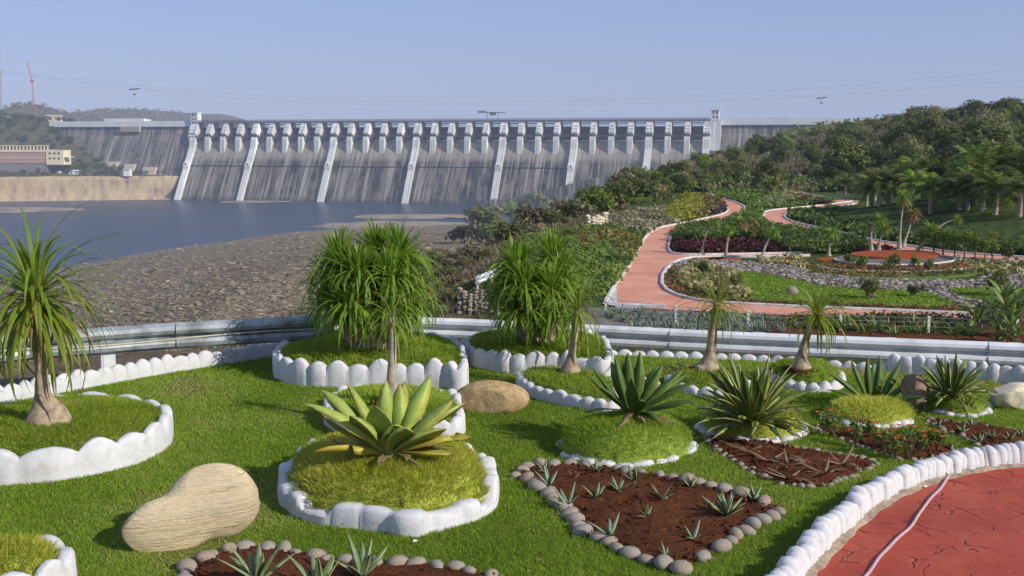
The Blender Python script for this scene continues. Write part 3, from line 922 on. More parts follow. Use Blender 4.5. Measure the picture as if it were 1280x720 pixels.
# ------------------------------------------------------------------ buildings and cranes on the far bank
def build_far_left():
    cream = simple('cream_paint', (.72, .64, .42), .8, var=.08, scale=.2)
    red = simple('brick_red_paint', (.44, .27, .215), .85, var=.12, scale=.3)
    dark = simple('window_dark', (.05, .055, .06), .4)
    white = simple('white_paint', (.76, .76, .74), .8, var=.06, scale=.3)
    Y0 = 1440.0
    a, b = at(-70, 212, Y0), at(58, 212, Y0); e = at(78, 212, Y0)
    ph = thing('powerhouse', 'red and cream powerhouse with a row of columns along its roof', 'building', b)
    def bx(name, u0, u1, v0, v1, y0, y1, mat, parent=ph):
        p, q = at(u0, v1, Y0), at(u1, v0, Y0)
        g = Geo(); box(g, p[0] - b[0], q[0] - b[0], y0, y1, p[2] - b[2], q[2] - b[2])
        return g.build(name, mat, parent)
    bx('hall_wall', -70, 58, 190, 204, 0, 30, red); bx('plinth', -70, 58, 204.1, 216, .8, 29, simple('plinth_concrete', (.22, .21, .20), .9)); bx('hall_cornice', -70, 58.5, 187.5, 189.9, -.6, 31, cream)
    bx('end_block', 58.6, 79, 187.6, 206, -1, 24, cream)
    bx('ground_beam', -70, 57.8, 196.6, 197.3, -.5, 0.5, cream)
    for i in range(30):
        u = -66 + i * 4.3
        if u < 60: bx('column', u, u + 1.1, 182.6, 187.4, 0, 1.4, cream)
    bx('roof_beam', -70, 61, 181.6, 182.5, -.2, 1.6, cream); bx('clerestory', -70, 57, 182.6, 187.3, 6, 8, dark)
    for u in (61.5, 67, 72.5):
        for v in (190.5, 197): bx('window', u, u + 2.6, v, v + 2.2, -1.25, -.5, dark)
    bx('canopy', 79.2, 88, 196, 196.8, 0, 14, white)
    for u0, u1, v0, v1, Y, lab, mat in ((57, 75, 144, 151, 1660, 'small yellow house with open verandah on the far hilltop', cream),
                                        (46, 55, 149, 153, 1655, 'low white hut beside the yellow hilltop house', white),
                                        (86, 99, 212.5, 218.5, 1452, 'white shed on top of the far river bank', white),
                                        (70, 74, 214, 218.5, 1450, 'tiny white hut left of the bank shed', white),
                                        (154, 162, 211, 214.5, 1440, 'white hut among trees below the left flank', white),
                                        (0, 10, 145, 148, 1700, 'flat white roofed building at the left hill crest', white)):
        p, q = at(u0, v1, Y), at(u1, v0, Y)
        h = thing('hut', lab, 'building', ((p[0] + q[0]) / 2, Y, p[2]))
        w, hh = (q[0] - p[0]) / 2, q[2] - p[2]
        g = Geo(); box(g, -w, w, 0, 8, -6, hh * .78); g.build('wall', mat, h)
        g = Geo(); g.add([(-w * 1.1, -1, hh * .78 + .02), (w * 1.1, -1, hh * .78 + .02), (w * 1.1, 9, hh * .78 + .02), (-w * 1.1, 9, hh * .78 + .02), (-w * 1.1, 4, hh), (w * 1.1, 4, hh)],
                         [(0, 1, 5, 4), (2, 3, 4, 5), (0, 4, 3), (1, 2, 5), (0, 3, 2, 1)]); g.build('roof', mat, h)
        for q_ in (-.5, .35):
            g = Geo(); box(g, w * q_ - .7, w * q_ + .7, -.08, .3, hh * .2, hh * .6); g.build('window', dark, h)
    # lattice crane and mast against the sky
    cred = simple('crane_red', (.45, .14, .11), .7, var=.1)
    base = at(44, 150, 1640)
    top = at(40, 101, 1640) - base; tip = at(33.5, 77, 1640) - base
    cr = thing('tower_crane', 'hazy red lattice tower crane above the far left hill', 'crane', base)
    def lattice(name, p, q, w, mat, n=14):
        g = Geo(); p, q = np.array(p, float), np.array(q, float)
        off = [np.array(o) * w for o in ((-1, -1, 0), (1, -1, 0), (1, 1, 0), (-1, 1, 0))]
        for o in off: tube(g, [p + o, q + o * .5], .16, 4)
        for i in range(n):
            for j in range(4):
                f0, f1 = i / n, (i + 1) / n
                tube(g, [p + (q - p) * f0 + off[j] * (1 - f0 / 2), p + (q - p) * f1 + off[(j + 1) % 4] * (1 - f1 / 2)], .1, 3, False)
        return g.build(name, mat, cr)
    lattice('mast', (0, 0, -8), top, 1.2, cred, 20); lattice('jib', top, tip, 1.0, cred, 12)
    g = Geo(); box(g, top[0] - 2.2, top[0] + 2.4, -1.5, 1.5, top[2] - 2, top[2] + 1.5); g.build('cab', cred, cr)
    mb = at(1, 150, 1640); mt = at(1, 88, 1640) - mb
    cr = thing('lattice_mast', 'faint grey lattice mast at the left edge of the sky', 'mast', mb)
    lattice('mast', (0, 0, -8), mt, 1.0, simple('mast_grey', (.3, .29, .3), .7), 24)
    # cableway: two sagging cables with a carriage on each
    dk = simple('cable_steel', (.05, .05, .06), .6, metal=.4)
    for pts, Y, name in (([(-30, 88), (60, 98), (168, 110), (300, 123), (430, 129.5), (560, 132), (720, 131), (860, 127.5), (1000, 121.5), (1160, 110), (1420, 88)], 980, 'lower'),
                         ([(-30, 86), (100, 99), (250, 114), (400, 124), (560, 128), (720, 126), (880, 119), (1027, 109.5), (1180, 96), (1420, 72)], 985, 'upper')):
        P = np.array([at(u, v, Y) for u, v in pts]); C, _ = catmull(P, 60)
        g = Geo(); tube(g, C, .045, 4)
        o = g.build('cable', dk)
        setp(o, label='%s sagging cable of the cableway crossing the sky' % name, category='cable', group='cableway cables')
    for u, v, Y, lab in ((168, 112, 980, 'left dark cableway carriage hanging in the sky above the left flank'), (1027, 123, 985, 'right dark cableway carriage hanging in the sky above the wooded hill')):
        p = at(u, v, Y)
        c = thing('cableway_carriage', lab, 'cable carriage', p, 'cableway carriages', 0, .75)
        g = Geo()
        for k in range(6): box(g, -6 + k * 2, -4.3 + k * 2, -1.1, 1.1, -.5 + .2 * k, .6 + .2 * k)
        tube(g, [(-6.5, 0, -.2), (6.5, 0, 1.1)], .3, 5); g.build('trolley', dk, c)
        g = Geo(); tube(g, [(0, 0, 0), (0, 0, -5)], .12, 4); box(g, -1.5, 1.5, -.6, .6, -6.2, -5); g.build('hook_block', dk, c)
build_far_left()
# ------------------------------------------------------------------ lower garden
def G(pts, dz=0.0):
    out = []
    for u, v in pts:
        out.append(gp(u, v, GZ) + np.array([0, 0, dz]))
    return np.array(out)

def kerb(name, P, w, h, mat, label, base=None, closed=False, group=None):
    """a low kerb of rectangular section along the line P"""
    P = np.asarray(P, float)
    T_ = np.gradient(P[:, :2], axis=0); T_ /= np.linalg.norm(T_, axis=1)[:, None] + 1e-9
    N = np.stack([-T_[:, 1], T_[:, 0], 0 * T_[:, 0]], 1)
    dn = min(.25, h * 1.5)
    sec = [(-w / 2, -dn), (-w / 2, h - .02), (-w / 2 + .02, h), (w / 2 - .02, h), (w / 2, h - .02), (w / 2, -dn)]
    k = len(sec); m = len(P)
    V = np.concatenate([(P + N * a + np.array([0, 0, b]))[:, None] for a, b in sec], 1).reshape(-1, 3)
    F = [(i * k + j, i * k + j + 1, (i + 1) * k + j + 1, (i + 1) * k + j) for i in range(m - 1) for j in range(k - 1)]
    F += [tuple(range(k)), tuple((m - 1) * k + j for j in range(k - 1, -1, -1))]
    g = Geo(); g.add(V, F)
    o = g.build(name, mat)
    return setp(o, label=label, category='kerb', group=group)

def build_paths():
    t = NT('red_paving'); v = t.coords()
    f = t.noise(v, .5, 5); g_ = t.noise(v, 6, 5, .7)
    c = t.ramp(f, [(.3, (.50, .20, .125)), (.5, (.62, .275, .18)), (.7, (.68, .36, .24))])
    c = t.mix(t.ramp(g_, [(.45, (0, 0, 0)), (.75, (.55, .55, .55))]), c, (.60, .37, .29))
    t.col(c); t.rough(.85, .2)
    pm = t.m
    wk = simple('path_kerb', (.62, .60, .56), .85, var=.15, scale=3)
    L1 = catmull(np.array([(757, 378), (768, 359), (786, 334), (799, 312), (807, 297), (823, 286), (851, 280), (879, 274), (902, 268.5), (910, 263), (902, 255), (887, 249), (873, 242)], float), 70)[0]
    R1 = catmull(np.array([(882, 242), (893, 246), (912, 251), (928, 257), (931, 263), (920, 271), (901, 277), (879, 281), (854, 285), (843, 291), (837, 302), (837, 315), (848, 318.5), (880, 319.2), (951, 318.2), (1012, 317)], float), 70)[0]
    R2 = catmull(np.array([(1012, 320.5), (951, 321.8), (895, 322), (862, 323.5), (843, 329), (832, 338), (827, 350), (830, 361), (846, 370), (873, 376.5), (918, 381), (1010, 385.5), (1110, 389.5), (1216, 394)], float), 60)[0]
    B1 = [(1216, 401.5), (1110, 399), (1009, 396), (918, 391.5), (832, 388), (769, 383.5)]
    polysheet('red_path', G(np.vstack([L1, R1, R2, np.array(B1)])), GZ + .03, pm)
    L2 = catmull(np.array([(1068, 251.5), (1027, 257), (975, 262), (958, 264.5), (953, 268.5), (957, 275), (966, 281.5), (978, 287), (1027, 294), (1087, 308), (1120, 314), (1177, 321.5), (1300, 330)], float), 60)[0]
    R2b = catmull(np.array([(1300, 324), (1193, 316.5), (1133, 307.5), (1093, 301), (1047, 290.5), (1010, 282.5), (985, 275.5), (980, 269), (992, 264), (1027, 261), (1068, 255.5)], float), 60)[0]
    polysheet('red_path', G(np.vstack([L2, R2b])), GZ + .031, pm)
    L3 = catmull(np.array([(966, 234.5), (990, 237), (1010, 243), (1035, 247.5), (1072, 252.5)], float), 30)[0]
    R3 = catmull(np.array([(1072, 256), (1030, 250.5), (1003, 246), (983, 239.5), (960, 237)], float), 30)[0]
    polysheet('red_path', G(np.vstack([L3, R3])), GZ + .032, pm)
    for P, lab in ((L1[:66], 'pale kerb along the left edge of the winding red path'), (R1, 'pale kerb round the shrub bed right of the winding red path'),
                   (R2, 'pale kerb round the planted island beside the lower red path'), (L2, 'pale kerb along the near edge of the second red path'), (R2b, 'pale kerb along the grass bank side of the second red path'),
                   (L3, 'thin pale kerb of the farthest red path')):
        kerb('path_kerb', G(P), .16, .13, wk, lab, group=None)
    # end of the path: pale concrete apron and step
    ap = simple('apron_concrete', (.55, .54, .52), .9, var=.12, scale=2)
    polysheet('path_apron', G([(753, 381), (757, 376), (766, 362), (771, 362), (771, 383.5)]), GZ + .045, ap)
    kerb('path_step', G([(769, 384.2), (800, 384.6), (832, 385.5)]), .35, .16, ap, 'pale concrete step at the near end of the winding red path')
build_paths()

def cover(name, pts, mat, label, dens, h, size, cat='ground cover', tint=(0, 1), per=9, surf=.2, dz=0.0, clump=.32):
    P = G(pts)
    X, Y = scatter(P, dens)
    if not len(X): return
    n = len(X)
    hh = h * (.65 + .7 * vnoise(X / 1.1, Y / 1.1))
    C = np.stack([X, Y, GZ + dz + hh * .5], 1)
    g = Geo()
    rad = np.stack([np.full(n, clump), np.full(n, clump), hh * .55], 1)
    N = n * per
    k = np.arange(N) % n
    d = rng.standard_normal((N, 3)); d /= np.linalg.norm(d, axis=1)[:, None]
    Pp = C[k] + d * rad[k] * (surf + (1 - surf) * rng.random(N))[:, None]
    Nn = d * .5 + rng.standard_normal((N, 3)) * .6 + [0, 0, .5]; Nn /= np.linalg.norm(Nn, axis=1)[:, None]
    A = np.cross(Nn, rng.standard_normal((N, 3))); A /= np.linalg.norm(A, axis=1)[:, None]; B = np.cross(Nn, A)
    s = size * (.6 + .8 * rng.random(N))[:, None]
    V = np.stack([Pp - A * s, Pp + B * s * .5, Pp + A * s, Pp - B * s * .5], 1).reshape(-1, 3)
    ck = vnoise(X / 1.7 + 9, Y / 1.7)[k]
    tt = np.clip(tint[0] + (tint[1] - tint[0]) * (.6 * ck + .5 * rng.random(N)), 0, 1)
    g.add(V, np.arange(4 * N).reshape(N, 4), tint=np.repeat(tt, 4))
    o = g.build(name, mat)
    return setp(o, kind='stuff', label=label, category=cat)

COV = {
    'crimson': leafmat('crimson_cover', (.022, .006, .008), (.06, .012, .017), (.12, .03, .03), .25, objvar=0),
    'orange': leafmat('orange_cover', (.05, .085, .018), (.12, .095, .03), (.34, .09, .03), .25, objvar=0),
    'purple': leafmat('purple_cover', (.04, .022, .036), (.085, .05, .075), (.14, .095, .125), .25, objvar=0, gain=1.4),
    'yellow': leafmat('yellow_cover', (.08, .12, .014), (.21, .245, .024), (.36, .36, .05), .3, objvar=0, gain=1.15),
    'grey': leafmat('grey_cover', (.12, .135, .06), (.21, .22, .11), (.31, .31, .18), .2, objvar=0, gain=1.1),
    'pale': leafmat('pale_cover', (.09, .10, .03), (.21, .215, .075), (.34, .33, .15), .25, objvar=0, gain=1.4),
    'rust': leafmat('rust_cover', (.07, .085, .02), (.13, .125, .034), (.22, .15, .045), .25, objvar=0, gain=1.2),
    'green': leafmat('green_cover', (.045, .085, .012), (.09, .155, .024), (.17, .235, .045), .3, objvar=0, gain=1.4),
    'dgreen': leafmat('dark_cover', (.028, .055, .010), (.058, .105, .018), (.11, .165, .034), .3, objvar=0, gain=1.4),
    'lawn': leafmat('lower_turf', (.07, .135, .012), (.12, .215, .02), (.18, .26, .035), .45, objvar=0, gain=1.55),
}

def prism(name, P, z0, z1, mat, kind='structure'):
    g = Geo(); k = len(P)
    V = np.vstack([np.c_[P[:, :2], np.full(k, z0)], np.c_[P[:, :2], np.full(k, z1)]])
    F = [tuple(range(k, 2 * k))] + [(i, (i + 1) % k, k + (i + 1) % k, k + i) for i in range(k)]
    a = 0.5 * np.sum(P[:, 0] * np.roll(P[:, 1], -1) - np.roll(P[:, 0], -1) * P[:, 1])
    if a < 0: F = [f[::-1] for f in F]
    g.add(V, F); o = g.build(name, mat)
    if kind: o['kind'] = kind
    return o

def smoothpoly(pts, n=60):
    return catmull(np.array(pts, float), n, True)[0]

def build_beds():
    gm = simple('grass_base', (.11, .18, .025), .95, var=.2, scale=2)
    lawn1 = [(908, 347), (923, 342), (951, 343), (1010, 355), (1033, 359), (1087, 363), (1153, 366), (1186, 378), (1190, 382), (1140, 383), (1087, 381), (1000, 378), (950, 376), (932, 366), (922, 356)]
    lawn2 = [(1186, 364), (1219, 361), (1300, 362), (1300, 386), (1250, 383), (1212, 375)]
    for p, w in ((lawn1, 'island'), (lawn2, 'right')):
        q = smoothpoly(p); polysheet('lower_lawn', G(q), GZ + .025, gm)
        cover('lower_turf', q, COV['lawn'], 'short green turf of the %s lawn in the lower garden' % w, 60, .05, .10, 'grass', per=5)
    # stony mulch
    gvl = simple('mulch_base', (.19, .165, .145), .95, var=.25, scale=3)
    grav = smoothpoly([(838, 333), (862, 325), (905, 326), (945, 329), (1000, 333), (1012, 342), (1060, 347), (1150, 351), (1215, 351), (1240, 345), (1300, 340), (1300, 359), (1219, 360), (1186, 363), (1205, 373), (1242, 381), (1235, 384.5), (1203, 383), (1186, 377), (1153, 365), (1087, 362), (1033, 358), (1010, 354), (951, 342), (923, 341), (900, 338), (865, 336)], 120)
    polysheet('mulch_band', G(grav), GZ + .02, gvl)
    X, Y = scatter(G(grav), 26)
    V0, F0 = ico(1); g = Geo()
    Vs, Fs, tt = [], [], []
    for i, (x, y) in enumerate(zip(X, Y)):
        s = .045 + .075 * rng.random()
        V = V0 * (1 + .2 * rng.standard_normal((len(V0), 1))) * [s * 1.3, s, s * .7]
        Vs.append(V + [x, y, GZ + .03 + s * .3]); Fs.append(F0 + i * len(V0)); tt.append(np.full(len(V0), rng.random()))
    g.add(np.concatenate(Vs), np.concatenate(Fs), tint=np.concatenate(tt))
    t = NT('mulch_rock'); t.col(t.ramp(t.attr('tint'), [(0, (.10, .085, .075)), (.5, (.20, .17, .15)), (1, (.38, .34, .30))])); t.rough(.9, .15)
    setp(g.build('mulch_rocks', t.m), kind='stuff', label='grey broken stones of the mulch band round the island lawn', category='stones')
    # round terraces of red earth
    tz = simple('terrace_base', (.17, .15, .13), .95, var=.3, scale=3)
    ring = lambda u, v, a, b: [(u + a * math.cos(k * .2618), v + b * math.sin(k * .2618)) for k in range(24)]
    def onz(pts, z): return np.array([gp(u, v, z) for u, v in pts])
    wk = MATS['white']
    for u, v, a, b, z, nm, m in ((1122, 336, 118, 12.5, GZ + .05, 'terrace_grass', gm), (1122, 331, 100, 8.6, GZ + .13, 'terrace_soil', MATS['red_soil']), (1120, 323, 76, 7.4, GZ + .24, 'terrace_stones', tz), (1119, 317, 56, 4.6, GZ + .36, 'terrace_soil', MATS['red_soil'])):
        P = onz(ring(u, v, a, b), z); prism(nm, P, GZ - .2, z, m)
    kerb('terrace_kerb', np.vstack([onz(ring(1122, 331, 101, 8.7), GZ + .13)[:13]]), .12, .03, wk, 'white stone edging of the lower red terrace')
    kerb('terrace_kerb', np.vstack([onz(ring(1120, 323, 77, 7.5), GZ + .24)[:13]]), .12, .03, wk, 'white stone edging of the upper stone terrace')
    cover('terrace_turf', ring(1122, 337, 116, 11), COV['rust'], 'rough olive grass on the lowest terrace ring', 14, .08, .10, 'grass', per=5, dz=.1)
    for u, v, r in ((885, 323, 22), (905, 325, 22), (975, 326, 18), (1040, 325, 20)):
        P = G(ring(u, v, r, 2.6)); prism('earth_mound', P, GZ - .1, GZ + .05, MATS['red_soil'])
    cover('tuft_bed', [(846, 338), (880, 333), (915, 343), (920, 356), (940, 372), (905, 371), (870, 364), (850, 354)], COV['pale'], 'pale yellowish succulents in the left end of the island bed', 9, .30, .16, per=9)
    cover('mixed_cover', [(930, 328), (1000, 322), (1010, 338), (985, 336)], COV['pale'], 'pale low plants at the edge of the stony mulch', 4, .35, .15, per=8)
    cover('mixed_cover', [(1180, 326), (1300, 332), (1300, 352), (1235, 346), (1220, 338)], COV['pale'], 'loose pale plants right of the red terraces', 3, .4, .16, per=8)
    cover('flower_border', [(830, 346), (838, 338), (846, 343), (843, 352), (852, 362), (880, 370), (945, 377), (1000, 379.5), (1190, 386), (1214, 390), (1214, 393.5), (1010, 384.8), (918, 380.3), (873, 376), (846, 369.5), (831, 361)], COV['orange'], 'orange and green flower border round the island bed', 16, .17, .075)
    cover('crimson_cover', [(839, 304), (841, 315), (855, 317.8), (900, 318), (960, 317.6), (985, 316.5), (960, 305), (900, 303)], COV['crimson'], 'dark crimson ground cover in front of the green shrubs', 14, .40, .14)
    cover('crimson_cover', [(1050, 300), (1085, 310), (1130, 316), (1080, 319), (1050, 316)], COV['crimson'], 'dark crimson ground cover beside the red terraces', 12, .45, .14)
    cover('shrub_bed', [(842, 303), (846, 291), (858, 286), (905, 284), (945, 286)  , (975, 290), (1030, 296), (1075, 306), (1090, 312), (1080, 317.5), (1000, 318), (985, 316), (962, 304), (900, 302)], COV['dgreen'], 'dense green shrubs filling the bed beside the winding path', 8, .7, .12, 'shrubs', per=34, clump=.45)
    cover('shrub_bed', [(925, 292), (952, 292), (955, 303), (926, 303)], COV['rust'], 'rusty orange shrubs in the middle of the green bed', 6, .95, .16, 'shrubs', per=20, clump=.45)
    cover('shrub_bed', [(900, 280), (925, 271), (935, 263), (950, 268), (956, 278), (965, 285), (930, 283)], COV['green'], 'light green shrubs between the two red paths', 3, .5, .18, 'shrubs', per=18, clump=.5)
    cover('yellow_cover', [(830, 270), (845, 256), (857, 246), (882, 245.5), (886, 258), (883, 267), (868, 275), (844, 278)], COV['yellow'], 'bright yellow-green shrubs left of the winding red path', 9, .5, .15, 'shrubs', per=24, clump=.5)
    cover('rust_cover', [(880, 246.5), (893, 252), (902, 257), (892, 266), (872, 274), (866, 274), (884, 264)], COV['rust'], 'rusty green shrubs between yellow and purple plants', 6, .7, .2, 'shrubs', per=14, clump=.5)
    cover('purple_cover', [(888, 262), (903, 256), (908, 262), (900, 267), (890, 269)], COV['purple'], 'dusky purple ground cover at the bend of the path', 9, .45, .18)
    cover('grey_cover', [(733, 287), (757, 273), (800, 264), (832, 262), (829, 272), (848, 278.5), (822, 285), (806, 295), (770, 286)], COV['grey'], 'grey-green low plants along the bank above the yellow shrubs', 7, .45, .2, per=12)
    cover('slope_shrubs', [(655, 300), (690, 290), (735, 288), (770, 288), (800, 296), (798, 311), (783, 334), (765, 359), (752, 374), (712, 381), (670, 374), (640, 350)], COV['green'], 'mixed green shrubs on the slope left of the winding path', 8, .5, .12, 'shrubs', per=26, clump=.4)
    cover('slope_shrubs', [(700, 300), (760, 292), (790, 300), (780, 312), (730, 312)], COV['rust'], 'rusty brown patch of shrubs on the slope', 4, .65, .16, 'shrubs', per=12)
    cover('orange_patch', [(776, 306), (800, 301), (796, 316), (784, 325), (772, 318)], COV['orange'], 'orange flowers at the upper left edge of the path', 10, .5, .13)
    cover('purple_cover', [(768, 322), (786, 318), (781, 334), (770, 333)], COV['purple'], 'purple leaved patch beside the left kerb of the path', 12, .4, .14)
    cover('bank_cover', [(985, 266), (1040, 262), (1085, 268), (1100, 288), (1180, 304), (1300, 312), (1300, 321), (1193, 314.5), (1133, 305), (1093, 299), (1047, 288), (1010, 280), (988, 274)], COV['dgreen'], 'low dark green cover along the foot of the grass bank', 4, .5, .2, per=14)
    cover('far_beds', [(880, 240), (960, 238), (1000, 246), (1045, 252), (1020, 256.5), (975, 261), (945, 262), (930, 255), (905, 248)], COV['green'], 'green patchwork beds at the far end of the garden', 3, .4, .24, per=10)
    cover('far_beds', [(955, 248), (985, 245), (1000, 252), (960, 257)], COV['grey'], 'grey-green succulents in a far bed', 5, .45, .22, per=10)
    cover('far_beds', [(1000, 250), (1040, 254), (1018, 256.5), (990, 254)], COV['crimson'], 'dark crimson bed beside the farthest path', 6, .4, .22, per=10)
    cover('far_hedge', [(830, 238.5), (900, 236), (965, 233), (1060, 236), (1060, 241), (960, 235.5), (900, 238), (850, 241.5)], COV['dgreen'], 'dark hedge closing the far end of the garden', 1.6, 1.6, .32, 'hedge', per=26, clump=.8)
    for pts, lab in (([(868, 243.5), (905, 240), (935, 240.5), (932, 243), (900, 245)], 'left'), ([(903, 247.6), (955, 246.6), (955, 247.8), (908, 248.9)], 'right')):
        prism('pale_terrace', G(smoothpoly(pts, 30)), GZ - .1, GZ + .12, simple('pale_gravel', (.46, .45, .42), .9))
    # bed between the guardrail and the path
    for pts, mat, lab, dens in (([(1035, 398), (1090, 398), (1205, 401), (1215, 406), (1190, 409), (1085, 406)], COV['orange'], 'red and green leaves in front of the lower path', 22),
                                ([(955, 399), (1045, 402), (1050, 412), (955, 410)], COV['rust'], 'rusty dry ground cover behind the guardrail', 16)):
        cover('front_cover', pts, mat, lab, dens, .3, .09)
    prism('front_soil', G(smoothpoly([(960, 400), (1090, 399), (1216, 403), (1300, 404), (1300, 436), (1100, 428), (960, 418)], 40)), GZ - .3, GZ + .015, MATS['soil'])
    prism('front_gravel', G(smoothpoly([(690, 386), (770, 385), (900, 393), (950, 399), (950, 414), (800, 411), (690, 405)], 40)), GZ - .3, GZ + .012, gvl)
build_beds()

# strap-leaved rosettes --------------------------------------------------------------------------------------
def strap(g, base, az, el, L, w, droop, nseg=8, fold=.25, thick=0.0, wprof=None, power=1.6, twist=0.0, tint=.5, curl=0.0, side=0.0):
    """one leaf: starts at elevation el, bends down by droop along its length"""
    t = np.linspace(0, 1, nseg + 1)
    e = el - droop * t ** power
    a = az + side * t ** 2
    dl = L / nseg
    P = np.zeros((nseg + 1, 3)); P[0] = base
    D3 = np.stack([np.cos(e) * np.cos(a), np.cos(e) * np.sin(a), np.sin(e)], 1)
    P[1:] = base + np.cumsum((D3[:-1] + D3[1:]) / 2 * dl, 0)
    S = np.stack([-np.sin(a), np.cos(a), 0 * a], 1)
    U = np.cross(D3, S) * -1
    U = np.where(U[:, 2:3] < -.99, -U, U)
    if twist:
        c, s = np.cos(twist * t)[:, None], np.sin(twist * t)[:, None]; S, U = S * c + U * s, U * c - S * s
    if wprof is None:
        wp = np.interp(t, [0, .1, .5, .85, 1], [.7, 1, 1, .5, .02])
    else:
        wp = np.interp(t, *wprof)
    hw = (w / 2 * wp)[:, None]
    n = nseg + 1
    if thick:
        secs = [(-1, fold, 1), (-.45, fold * .28, .5), (0, 0, 0), (.45, fold * .28, .5), (1, fold, 1), (.4, -thick, .5), (-.4, -thick, .5)]
    else:
        secs = [(-1, fold, 1), (0, 0, 0), (1, fold, 1)]
    k = len(secs)
    V = np.stack([P + S * hw * a_ + U * hw * b_ * (1 + curl * t[:, None]) for a_, b_, _ in secs], 1).reshape(-1, 3)
    if thick:
        F = np.array([(i * k + j, i * k + (j + 1) % k, (i + 1) * k + (j + 1) % k, (i + 1) * k + j) for i in range(nseg) for j in range(k)])
    else:
        F = np.array([(i * k + j, i * k + j + 1, (i + 1) * k + j + 1, (i + 1) * k + j) for i in range(nseg) for j in range(k - 1)])
    g.add(V, F, along=np.repeat(t, k), edge=np.tile([s_[2] for s_ in secs], n), tint=tint)
    return P[-1]

STRAP = {
    'pony': bladeleaf('ponytail_leaf', (.22, .36, .032), (.28, .40, .045), (.33, .31, .07), (.36, .42, .07), .5, .45, .9),
    'pony_dark': bladeleaf('dark_ponytail_leaf', (.05, .115, .014), (.075, .155, .020), (.13, .15, .035), (.09, .15, .025), .3, .4, .9),
    'pony_yellow': bladeleaf('yellow_ponytail_leaf', (.25, .32, .034), (.31, .36, .05), (.36, .31, .09), (.40, .42, .08), .5, .45, .9),
    'dry': bladeleaf('dry_leaf', (.30, .20, .09), (.33, .24, .11), (.28, .18, .08), (.28, .2, .09), .25, .7, .9),
    'grey_agave': bladeleaf('grey_agave_leaf', (.20, .26, .19), (.30, .35, .26), (.18, .17, .10), (.26, .32, .22), .08, .5, .8),
    'agave': bladeleaf('broad_agave_leaf', (.33, .43, .08), (.50, .53, .11), (.36, .28, .09), (.40, .45, .16), .15, .5, .72),
    'agave_yellow': bladeleaf('yellowing_agave_leaf', (.46, .40, .06), (.52, .42, .06), (.42, .17, .05), (.34, .37, .08), .12, .45, .84),
    'agave_dark': bladeleaf('dark_agave_leaf', (.082, .155, .020), (.22, .30, .05), (.2, .18, .06), (.13, .19, .03), .2, .5, .88),
    'varieg': bladeleaf('striped_agave_leaf', (.075, .145, .024), (.42, .44, .12), (.38, .34, .11), (.2, .25, .06), .2, .35, .55),
    'young': bladeleaf('young_agave_leaf', (.14, .21, .095), (.33, .37, .17), (.30, .25, .11), (.30, .33, .17), .12, .45, .6),
    'young_grey': bladeleaf('young_grey_agave_leaf', (.17, .27, .15), (.32, .38, .23), (.25, .2, .12), (.3, .34, .2), .1, .45, .6),
    'brown': bladeleaf('withered_agave_leaf', (.24, .16, .085), (.28, .2, .11), (.2, .12, .06), (.2, .13, .07), .1, .7, .8),
    'broad': bladeleaf('broad_green_leaf', (.13, .21, .03), (.24, .29, .07), (.14, .16, .04), (.11, .17, .03), .25, .4, .6),
}

def rosette(n, L, w, seed, el=(1.35, -.1), droop=(.6, 1.6), base=(0, 0, 0), jitter=.2, nseg=7, fold=.25, g=None, power=1.5, r0=.03, wprof=None, short=0.0):
    r = np.random.default_rng(seed)
    g = g or Geo()
    for i in range(n):
        f = (i + .5) / n
        az = i * 2.39996 + r.normal(0, .15)
        e = el[0] + (el[1] - el[0]) * f + r.normal(0, jitter * .4)
        d = droop[0] + (droop[1] - droop[0]) * r.random()
        b = np.array(base) + [r0 * math.cos(az), r0 * math.sin(az), -.04 * f]
        q = 1.0
        if f < short:
            d *= .32; q = .72
        strap(g, b, az, e, q * L * r.uniform(.72, 1.08), w * r.uniform(.8, 1.15), d, nseg, fold, power=power, twist=r.normal(0, .3), tint=float(np.clip(.5 + r.normal(0, .28), 0, 1)), side=r.normal(0, .25), wprof=wprof)
    return g

AG = ([0, .12, .45, .8, 1], [.75, .72, 1, .5, .02])

